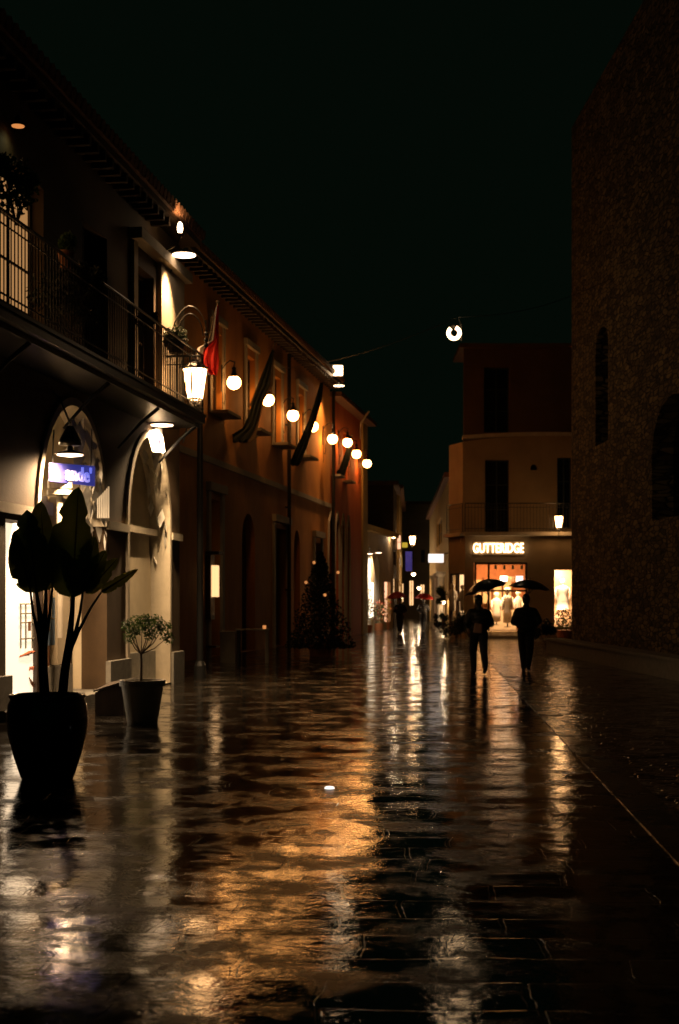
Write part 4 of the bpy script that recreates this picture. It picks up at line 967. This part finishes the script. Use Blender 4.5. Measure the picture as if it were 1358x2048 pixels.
m = MB(); m.tube([rgp+Vector((.20, .03, .26)), rgp+Vector((.20, .03, -.2))], .018, 6); m.tube([rgp+Vector((.20, .03, .2)), rgp+Vector((.05, .03, .2))], .012, 5); m.tube([rgp+Vector((.12, .0, .42)), rgp+Vector((.19, .03, .2))], .01, 5); m.lathe([(0, .0), (.05, 0), (.05, .06), (0, .06)], rgp+Vector((-.02, .05, .15)), 10); m.build('holder', M['pipe'], rt)
lamp_light('POINT', rgp+Vector((0, -.2, 0)), 12, (1, .66, .34), .15, rt)

# ================================================================== plants in the foreground
gp = gnd(95, 1558); s217 = F_PX/gp.y
t = thing('black_glazed_pot', 'large black glazed urn shaped pot with the tall banana like plant, near left', 'planter', gp)
W_ = 1/s217
prof = [(0, 0), (50*W_, 0), (53*W_, 6*W_), (66*W_, 45*W_), (78*W_, 90*W_), (81*W_, 120*W_), (78*W_, 150*W_), (73*W_, 160*W_), (77*W_, 166*W_), (74*W_, 170*W_), (69*W_, 166*W_), (68*W_, 152*W_), (0, 150*W_)]
MB().lathe(prof, gp, 48).build('pot', M['glazeblack'], t, True)
MB().lathe([(0, 153*W_), (69*W_, 152*W_)], gp, 24).build('soil', M['soil'], t)
pl = thing('broad_leaf_plant', 'tall banana like plant with big torn paddle leaves in the black glazed pot', 'plant', gp+Vector((0, 0, .7)))
Zp = gp.y
def stem(pts, r): 
    m = MB(); P_ = [px(x, y, Zp+dz) for x, y, dz in pts]; m.tube(P_, r, 8); m.build('stem', M['stem'], pl, True)
stem([(90, 1398, 0), (86, 1340, 0), (84, 1270, 0), (80, 1230, 0), (72, 1180, -.02)], [.048, .044, .036, .026, .014])
stem([(87, 1330, 0), (78, 1270, -.04), (66, 1225, -.08), (60, 1175, -.1)], [.03, .022, .014, .010])
stem([(88, 1300, 0), (90, 1250, .03), (92, 1180, .08)], [.03, .026, .014])
stem([(90, 1290, 0), (98, 1240, .05), (106, 1165, .1)], [.024, .014, .010])
stem([(124, 1398, .02), (130, 1340, .02), (139, 1280, .02), (144, 1230, 0), (147, 1190, 0)], [.045, .042, .034, .024, .016])
stem([(132, 1330, .02), (150, 1270, -.03), (160, 1225, -.05), (166, 1180, -.06)], [.026, .02, .013, .010])
stem([(140, 1300, .02), (158, 1260, .06), (180, 1218, .1), (202, 1185, .12)], [.024, .016, .012, .009])
def paddle(base, tip, wl, wr, fold=.25, dz0=0, dz1=0, tears=3, seed=1, droop=0.0, n=26):
    """big leaf, base/tip in photo pixels at plant depth; wl/wr half widths in pixels left/right of the midrib"""
    rnd = random.Random(seed); m = MB(); rows = []
    B0, T0 = px(base[0], base[1], Zp+dz0), px(tip[0], tip[1], Zp+dz1); ax = (T0-B0); L_ = ax.length; ax.normalize()
    side = ax.cross(Vector((0, 1, 0))).normalized()      # points to photo right
    nrm = side.cross(ax).normalized()
    cuts = sorted(rnd.uniform(.15, .85) for _ in range(tears)); ph = rnd.uniform(0, 6)
    for i in range(n+1):
        t = i/n; prof = (math.sin(math.pi*min(t*1.0, 1)**.72))**.62 if 0 < t < 1 else 0.02
        c = B0+ax*L_*t+nrm*(droop*L_*t*t)*-1
        row = []
        for j in (-4, -3, -2, -1, 0, 1, 2, 3, 4):
            w_ = (wl if j < 0 else wr)/F_PX*Zp*prof*abs(j)/4
            tear = 0
            for q in cuts:
                if abs(t-q) < .018 and abs(j) > 1: tear = .3*abs(j)/4
            w_ *= (1-tear*.9)
            r_ = math.sin(t*41+j*.4+ph)*.0022*abs(j)
            row.append(m.bm.verts.new(c+side*(w_ if j > 0 else -w_)+nrm*(-fold*w_*(1+.2*math.sin(7*t+ph))+r_)-ax*(.10*w_)))
        rows.append(row)
    for a, b in zip(rows, rows[1:]):
        for k in range(8): m.bm.faces.new([a[k], a[k+1], b[k+1], b[k]])
    lf = m.build('leaf', M['bigleaf'], pl, True)
    mr = MB(); mr.tube([B0+ax*L_*t-nrm*(droop*L_*t*t)-nrm*.004 for t in (0, .25, .5, .75, .97)], [.011, .009, .007, .005, .002], 6); mr.build('midrib', M['stem'], lf)
paddle((145, 1196), (157, 974), 36, 52, .35, 0, .05, 3, 1)
paddle((74, 1186), (54, 1020), 42, 44, .5, -.02, -.05, 5, 2)
paddle((92, 1182), (82, 1002), 30, 42, .4, .08, .15, 2, 3)
paddle((150, 1192), (122, 1095), 26, 12, .2, -.12, -.2, 1, 4)
paddle((168, 1184), (190, 1072), 22, 32, .35, .0, .05, 2, 5)
paddle((172, 1186), (236, 1116), 18, 20, .4, .1, .2, 2, 6)
paddle((203, 1184), (276, 1138), 12, 10, .5, .12, .1, 1, 7)
paddle((106, 1166), (118, 1062), 20, 24, .3, .12, .2, 1, 8)
paddle((60, 1176), (28, 1062), 16, 22, .4, -.1, -.3, 3, 9)
paddle((166, 1182), (212, 1100), 22, 20, .5, -.05, .0, 2, 10)

gw = gnd(285, 1447); k_ = gw.y/F_PX
pot('white_planter', 'tapered off white round planter holding the small tree beside the arcade pier', gw, 44*k_, 87*k_, M['whitepot'])
tr = thing('small_olive_tree', 'small round headed olive tree in the off white planter', 'tree', gw+Vector((0, 0, 85*k_)))
Zt_ = gw.y; m = MB()
m.tube([px(282, 1368, Zt_), px(283, 1330, Zt_), px(282, 1306, Zt_)], [.02, .016, .014], 8)
br_ = [(258, 1275, .05), (268, 1262, -.1), (284, 1255, .12), (300, 1268, -.05), (318, 1258, .06), (330, 1252, 0), (300, 1245, .1), (255, 1250, 0), (335, 1275, -.04)]
cs2 = []
for x, y, dz in br_:
    q = px(x, y, Zt_+dz); m.tube([px(282, 1308, Zt_), px(282+(x-282)*.5, 1308+(y-1308)*.45+4, Zt_+dz*.5), q], [.011, .007, .003], 5); cs2.append((q, random.uniform(.07, .12)))
for x, y in ((290, 1240), (312, 1242), (272, 1245)): cs2.append((px(x, y, Zt_), .10))
m.build('trunk', M['bark'], tr)
leaves(1300, clumps(cs2, 0, 0), .026, M['leaf'], 'crown', tr, 7, .42)

# conical evergreen with dim amber balls, standing before the orange house
ge = gnd(640, 1312)
ct = thing('conical_evergreen', 'dark conical evergreen with a few dim amber balls standing for orange blurs before the orange house', 'tree', ge)
def cone(rnd):
    t = rnd.random()**1.5; a = rnd.uniform(0, 2*math.pi); r = (.92*(1-t)+.06)*(rnd.random()**.35)*(1+.18*math.sin(5*a+9*t)); return ge+Vector((r*math.cos(a), r*math.sin(a), .25+t*2.85))
leaves(6500, cone, .05, M['darkleaf'], 'crown', ct, 12)
MB().tube([ge, ge+Vector((0, 0, 3.0))], [.06, .015], 8).build('trunk', M['bark'], ct)
MB().lathe([(0, 0), (.3, 0), (.36, .35), (.32, .35), (0, .3)], ge, 18).build('pot', M['terracotta'], ct)
for x, y in ((607, 1097), (628, 1111), (676, 1140)):
    pass
for x, y, dz, lab in ((628, 1125, -.5, 'a'), (612, 1165, -.7, 'b'), (676, 1145, -.6, 'c'), (650, 1190, -.9, 'd')):  # glowing amber balls stand for soft orange blurs
    c = px(x, y, ge.y+dz); MB().ball(c, .045, 8, 6).build('amber_blur_ball', M['bulbdim'], ct, True)
# low furniture in the shade
gb = gnd(455, 1326); m = MB(); m.box(gb.x-.19, gb.x+.2, gb.y, gb.y+.35, 0, .78); m.box(gb.x-.22, gb.x+.23, gb.y-.03, gb.y+.38, .782, .83)
tag(m.build('pale_box', M['palestone']), 'pale square box standing in the shade before the orange house', 'box')
gt = gnd(505, 1327); tb = thing('cafe_table', 'low dark table with pale edge beside the pale box', 'table', gt)
MB().box(gt.x-.45, gt.x+.42, gt.y, gt.y+.6, .86, .90).build('table_top', M['palestone'], tb)
for dx in (-.42, .33):
    for dy in (.03, .54): MB().box(gt.x+dx, gt.x+dx+.07, gt.y+dy, gt.y+dy+.05, 0, .858).build('leg', M['wood'] if dx < 0 else M['palestone'], tb)
cn = thing('table_candle', 'tiny red glowing candle holder on the dark table', 'candle', (gt.x+.3, gt.y+.2, .9))
MB().lathe([(0, 0), (.04, 0), (.05, .09), (.04, .09), (0, .03)], (gt.x+.3, gt.y+.2, .902), 12).build('holder', M['bulbdim'], cn)

# flower stand and planters near far shop
def flowerstand(name, label, x, yb, Z0, w_, h, mats, seed, group=None):
    g = px(x, yb, Z0); g.z = 0; t = thing(name, label, 'plant', g, group)
    MB().lathe([(0, 0), (w_*.6, 0), (w_*.8, .38), (w_*.72, .38), (0, .32)], g, 16).build('pot', M['terracotta'], t)
    leaves(500, in_ball(g+Vector((0, 0, .4+h*.45)), 1, (w_, w_, h*.5)), .045, M['leaf'], 'foliage', t, seed)
    for i, mm in enumerate(mats): leaves(90, in_ball(g+Vector((0, 0, .45+h*.5)), 1, (w_, w_, h*.5), .6), .05, M[mm], 'blossom', t, seed+i+1, .9)
    return t
flowerstand('flower_pot', 'tall pot of mixed yellow and pale flowers before the low cream shop', 736, 1262, 73, .32, 1.9, ['flowyellow', 'flowers'], 21)
flowerstand('flower_pot', 'pot of red flowers under the white window of the low cream shop', 757, 1255, 78, .38, 1.3, ['flowred', 'flowers'], 25)
flowerstand('flower_pot', 'pot of pale red flowers beside the rosy window of the low cream shop', 771, 1252, 82, .36, 1.5, ['flowred', 'flowyellow'], 29)
flowerstand('flower_pot', 'pot of pale blossoms under the right hand shop window', 1130, 1277, 60.6, .5, .85, ['flowers', 'flowers'], 33)
bush('street_shrub', 'dark clipped shrub left of the clothes shop door', (4.95, 60.4, .65), .65, 1500, .06, M['darkleaf'], (1.1, 1, 1), None, 41)
bush('street_shrub', 'dark shrub with twigs under the angled shop window', (5.55, 61.0, .7), .5, 1000, .05, M['darkleaf'], (1, .8, 1.3), None, 42)
bush('street_shrub', 'wide dark shrub behind the right hand umbrella walker', tuple(gnd(1092, 1288)+Vector((0, 0, .55))), .55, 1500, .05, M['darkleaf'], (1.15, 1, 1), None, 43)
bush('street_shrub', 'leafy climber on the corner between the lane and the clothes shop', (4.75, 64.5, 1.4), .5, 900, .06, M['leaf'], (.8, .8, 2.6), None, 44)
bush('street_shrub', 'small pointed dark shrub on the pavement before the lane', tuple(px(880, 1240, 66)), .4, 500, .06, M['darkleaf'], (1, 1, 1.4), None, 45)

# glowing disc put in as the small white gleam on the paving
m = MB(); q = gnd(659, 1577); m.lathe([(0, .02), (.03, .018), (.042, .012), (.045, 0)], q, 20)
tag(m.build('paving_gleam', M['signwhite']), 'small round glowing white disc put in as a gleam on the wet paving', 'gleam')

# ================================================================== people
def person(name, label, g, H, facing, hold_side, stride, jacket_mat, trou_mat, bag=False, umb_tip=None, puffy=1.0, voxel=.012, lean=0.0):
    """g ground point, facing = direction of travel (unit vector in plan); built in a local frame then placed"""
    t = thing(name, label, 'person', g, 'people walking in the rain'); f = Vector((facing[0], facing[1], 0)).normalized(); r = Vector((f.y, -f.x, 0)); up = Vector((0, 0, 1)); g = Vector(g); s = H/1.75
    P = lambda x, y, z: g + r*(x*s) + f*(y*s) + up*(z*s)     # x to the figure's right, y forward
    hip = .93; st = stride
    J = dict(pel=P(0, 0, .98), ch=P(0, .02+lean, 1.28), nk=P(0, .02+lean, 1.47), hd=P(0, .05+lean, 1.64))
    legs = {}
    for sd, ph in ((-1, 1), (1, -1)):
        legs[sd] = (P(.09*sd, 0, .92), P(.085*sd, .20*st*ph+.06, .50+.02*(ph > 0)), P(.055*sd, .32*st*ph-(.12 if ph < 0 else 0), .09+(.10 if ph < 0 else 0)*st), P(.065*sd, .32*st*ph+(.15 if ph > 0 else .0), .035+(.0 if ph > 0 else .02)*st))
    arms = {}
    for sd in (-1, 1):
        sh = P(.185*sd, .0+lean, 1.385)
        if sd == hold_side: arms[sd] = (sh, P(.27*sd, .02, 1.14), P(.16*sd, .24, 1.26))
        else: arms[sd] = (sh, P(.28*sd, -.05, 1.17), P(.20*sd, .17, 1.06))
    def hand(m, w_, dirv, grip):
        dirv = dirv.normalized(); sv = dirv.cross(up).normalized()
        pm = w_+dirv*.05*s; m.limb(w_, .024*s, pm, .034*s, 8); m.limb(pm+sv*.012, .026*s, pm-sv*.012, .026*s, 8)
        for k, ln in enumerate((.065, .075, .07, .055)):
            b0 = pm+dirv*.03*s+sv*(.028-.018*k)*s; cur = (-up if not grip else up*.2-dirv*.3)
            b1 = b0+(dirv*.6+cur*.5).normalized()*ln*.5*s; b2 = b1+(dirv*.2+cur).normalized()*ln*.5*s
            m.limb(b0, .010*s, b1, .009*s, 6); m.limb(b1, .009*s, b2, .008*s, 6)
        th0 = w_+dirv*.03*s+sv*.03*s; m.limb(th0, .011*s, th0+(sv*.5+dirv+up*.3).normalized()*.055*s, .009*s, 6)
    m = MB()
    hd = J['hd']
    m.ball(hd+up*.02*s, .098*s, 20, 14, (.80, .98, 1.18)); m.ball(hd+f*.03*s-up*.06*s, .062*s, 14, 10, (.95, .95, .9))
    m.limb(hd+f*.098*s+up*.005, .011*s, hd+f*.112*s-up*.025*s, .015*s, 8)
    for sd in (-1, 1): m.ball(hd+r*.082*s*sd-f*.005*s, .03*s, 8, 8, (.5, .8, 1.1)); m.ball(hd+r*.032*s*sd+f*.088*s+up*.015*s, .013*s, 8, 6)
    m.limb(hd+r*.02*s+f*.092*s-up*.055*s, .009*s, hd-r*.02*s+f*.092*s-up*.055*s, .009*s, 6)
    m.limb(J['nk']-up*.05*s, .062*s, hd-up*.06*s, .055*s)
    m.limb(J['pel'], .125*s, J['ch'], .14*s); m.limb(J['ch']-r*.08*s+up*.06*s, .10*s, J['ch']+r*.08*s+up*.06*s, .10*s)
    for sd in (-1, 1):
        a, b, c, d = legs[sd]; m.limb(a, .085*s, b, .055*s); m.limb(b, .055*s, c, .038*s); m.limb(c, .04*s, d+Vector((0, 0, .0)), .035*s)
        a, b, c = arms[sd]; m.limb(a, .055*s, b, .042*s); m.limb(b, .042*s, c, .028*s)
        hand(m, c, (f+up*.2) if sd == hold_side else (-up+f*.15), sd == hold_side)
    body = m.build('body', M['skin'], t, True)
    md = body.modifiers.new('skin', 'REMESH'); md.mode = 'VOXEL'; md.voxel_size = voxel*s; md.use_smooth_shade = True
    sm = body.modifiers.new('sm', 'SMOOTH'); sm.iterations = 2; sm.factor = .5
    # jacket
    k = puffy; m = MB()
    m.limb(J['pel']+up*.04*s, .155*s*k, J['ch'], .165*s*k); m.limb(J['ch']-r*.10*s+up*.01*s, .125*s*k, J['ch']+r*.10*s+up*.01*s, .125*s*k); m.limb(J['nk']-up*.05*s, .09*s, J['nk']+up*.035*s, .075*s)
    for q in (1.04, 1.15, 1.26, 1.36): m.ball(P(0, .01, q), .195*s*k, 18, 10, (1.08+.1*(q > 1.2), .9, .42))
    for sd in (-1, 1):
        a, b, c = arms[sd]; m.limb(a-up*.03*s, .095*s*k, b, .085*s*k); m.limb(b, .08*s*k, c.lerp(b, .1), .055*s*k)
        m.limb(J['nk']-up*.03*s, .065*s, a, .08*s*k)
    jk = m.build('jacket', jacket_mat, t, True); md = jk.modifiers.new('j', 'REMESH'); md.mode = 'VOXEL'; md.voxel_size = .018*s; md.use_smooth_shade = True
    sm = jk.modifiers.new('sm', 'SMOOTH'); sm.iterations = 3; sm.factor = .5
    m = MB(); m.limb(P(-.05, 0, .95), .12*s, P(.05, 0, .95), .12*s)
    for sd in (-1, 1):
        a, b, c, d = legs[sd]; m.limb(a, .115*s, b, .09*s); m.limb(b, .088*s, c, .066*s)
    tq = m.build('trousers', trou_mat, t, True); md = tq.modifiers.new('j', 'REMESH'); md.mode = 'VOXEL'; md.voxel_size = .016*s; md.use_smooth_shade = True
    for sd in (-1, 1):
        a, b, c, d = legs[sd]; m = MB(); z_ = d-up*(.0); m.limb(c-up*.04*s-f*.03*s, .05*s, d, .042*s); m.ball(c-up*.01*s, .055*s, 10, 8); q = m.build('shoe', M['coat'], t, True); md = q.modifiers.new('j', 'REMESH'); md.mode = 'VOXEL'; md.voxel_size = .012*s
    m = MB(); m.ball(hd+up*.045*s-f*.014*s, .106*s, 20, 14, (.86, .95, 1.1)); m.ball(hd-f*.05*s-up*.03*s, .075*s, 14, 10); hr = m.build('hair', M['hair'], t, True)
    for v in hr.data.vertices:      # keep the face clear
        pass
    if bag:
        bt = thing('shoulder_bag', 'pale tan leather bag carried at the lower back of the left umbrella walker', 'bag', P(-.02, -.2, .98)); m = MB()
        c = P(-.06, -.235, 1.06); bx_ = [(-.12, -.05, -.12), (.08, -.05, -.14), (.08, .05, -.14), (-.12, .05, -.12), (-.08, -.035, .10), (.09, -.035, .07), (.09, .035, .07), (-.08, .035, .10)]
        m.hexa([c+r*x+f*y+up*z for x, y, z in bx_]); bo = m.build('bag_body', M['bag'], bt); bv = bo.modifiers.new('b', 'BEVEL'); bv.width = .025; bv.segments = 3
        m = MB(); m.tube([c+r*-.1+up*.12, P(-.2, -.16, 1.2), P(-.14, -.08, 1.47), P(.0, .1, 1.42)], .012, 6); m.build('strap', M['wood'], bt)
    return t, arms[hold_side][2]+f*.05*s, hd, f, r
def umbrella(label, hand_pt, top, R_, mat, tiltv=(0, 0, 1), depth=.30, name='umbrella'):
    top = Vector(top); hand_pt = Vector(hand_pt); t = thing(name, label, 'umbrella', hand_pt, 'open umbrellas held by walkers')
    ax = Vector(tiltv).normalized(); a = ax.cross(Vector((0, 1, 0))).normalized(); b = ax.cross(a).normalized()
    m = MB(); n = 40; rings = []; tipv = m.bm.verts.new(top); K = 8
    for i in range(1, 8):
        q = i/7; ring = []
        for k in range(n):
            th = 2*math.pi*k/n; sc_l = abs(math.cos(4*th)); rr = R_*q*(1-.07*(1-sc_l)*q*q)
            dz = -depth*(q**1.9)+.02*(1-sc_l)*q
            ring.append(m.bm.verts.new(top+a*rr*math.cos(th)+b*rr*math.sin(th)+ax*dz))
        rings.append(ring)
    for k in range(n): m.bm.faces.new([tipv, rings[0][k], rings[0][(k+1) % n]])
    for p, q in zip(rings, rings[1:]):
        for k in range(n): m.bm.faces.new([p[k], q[k], q[(k+1) % n], p[(k+1) % n]])
    c = m.build('canopy', mat, t, True); so = c.modifiers.new('s', 'SOLIDIFY'); so.thickness = .004
    m = MB()
    for k in range(K):
        th = 2*math.pi*k/K; d = a*math.cos(th)+b*math.sin(th); pts = [top-ax*.015]+[top+d*R_*q+ax*(-depth*q**1.9-.012) for q in (.3, .6, .85, 1.0)]; m.tube(pts, .004, 4)
        m.tube([top-ax*.34, top+d*R_*.45+ax*(-depth*.45**1.9-.012)], .003, 4)
    m.build('ribs', M['metal'], t)
    m = MB(); m.tube([top+ax*.06, top-ax*.4, hand_pt], .009, 8); m.build('shaft', M['metal'], t)
    dn = (hand_pt-top).normalized(); m = MB(); m.tube([hand_pt-dn*.06, hand_pt+dn*.08, hand_pt+dn*.12+Vector((.02, 0, -.01)), hand_pt+dn*.11+Vector((.05, 0, 0))], .016, 8); m.build('handle', M['wood'], t, True)
    return t
def walker(name, label, x, yfoot, H, facing, side, stride, ulabel, ux, uy, ur, umat, tilt, jm, tm, bag=False, puffy=1., udepth=.26):
    g = gnd(x, yfoot); t, h, hd, f, r = person(name, label, g, H, facing, side, stride, jm, tm, bag, None, puffy)
    top = px(ux, uy, g.y-.02); umbrella(ulabel, h, top, ur, umat, tilt, udepth)
    return t
walker('person', 'walker in dark puffy jacket with pale bag, left of the two under black umbrellas', 958, 1348, 1.74, (-.10, 1), 1, .95,
       'black umbrella of the left walker, tipped down to the left', 967, 1160, .50, M['nylonblack'], (-.30, -.05, 1), M['coat'], M['trousers'], True, 1.1, .22)
walker('person', 'walker in dark puffy jacket, right of the two under black umbrellas', 1052, 1342, 1.76, (.14, 1), -1, .6,
       'black umbrella of the right walker, held level before the shop', 1060, 1160, .50, M['nylonblack'], (.10, -.05, 1), M['coat'], M['trousers'], False, 1.1, .2)
walker('person', 'distant walker in dark coat under the left red umbrella', 800, 1268, 1.72, (-.1, -1), 1, .4,
       'red umbrella held in the far lane, left of the two', 793, 1183, .52, M['nylonred'], (-.08, -.1, 1), M['coat'], M['trousers'], False, 1.05, .3)
walker('person', 'distant walker in dark coat under the right red umbrella', 847, 1262, 1.72, (.1, 1), 1, .3,
       'red umbrella held in the far lane, right of the two', 849, 1186, .54, M['nylonred'], (.05, -.1, 1), M['coat'], M['trousers'], False, 1.05, .3)
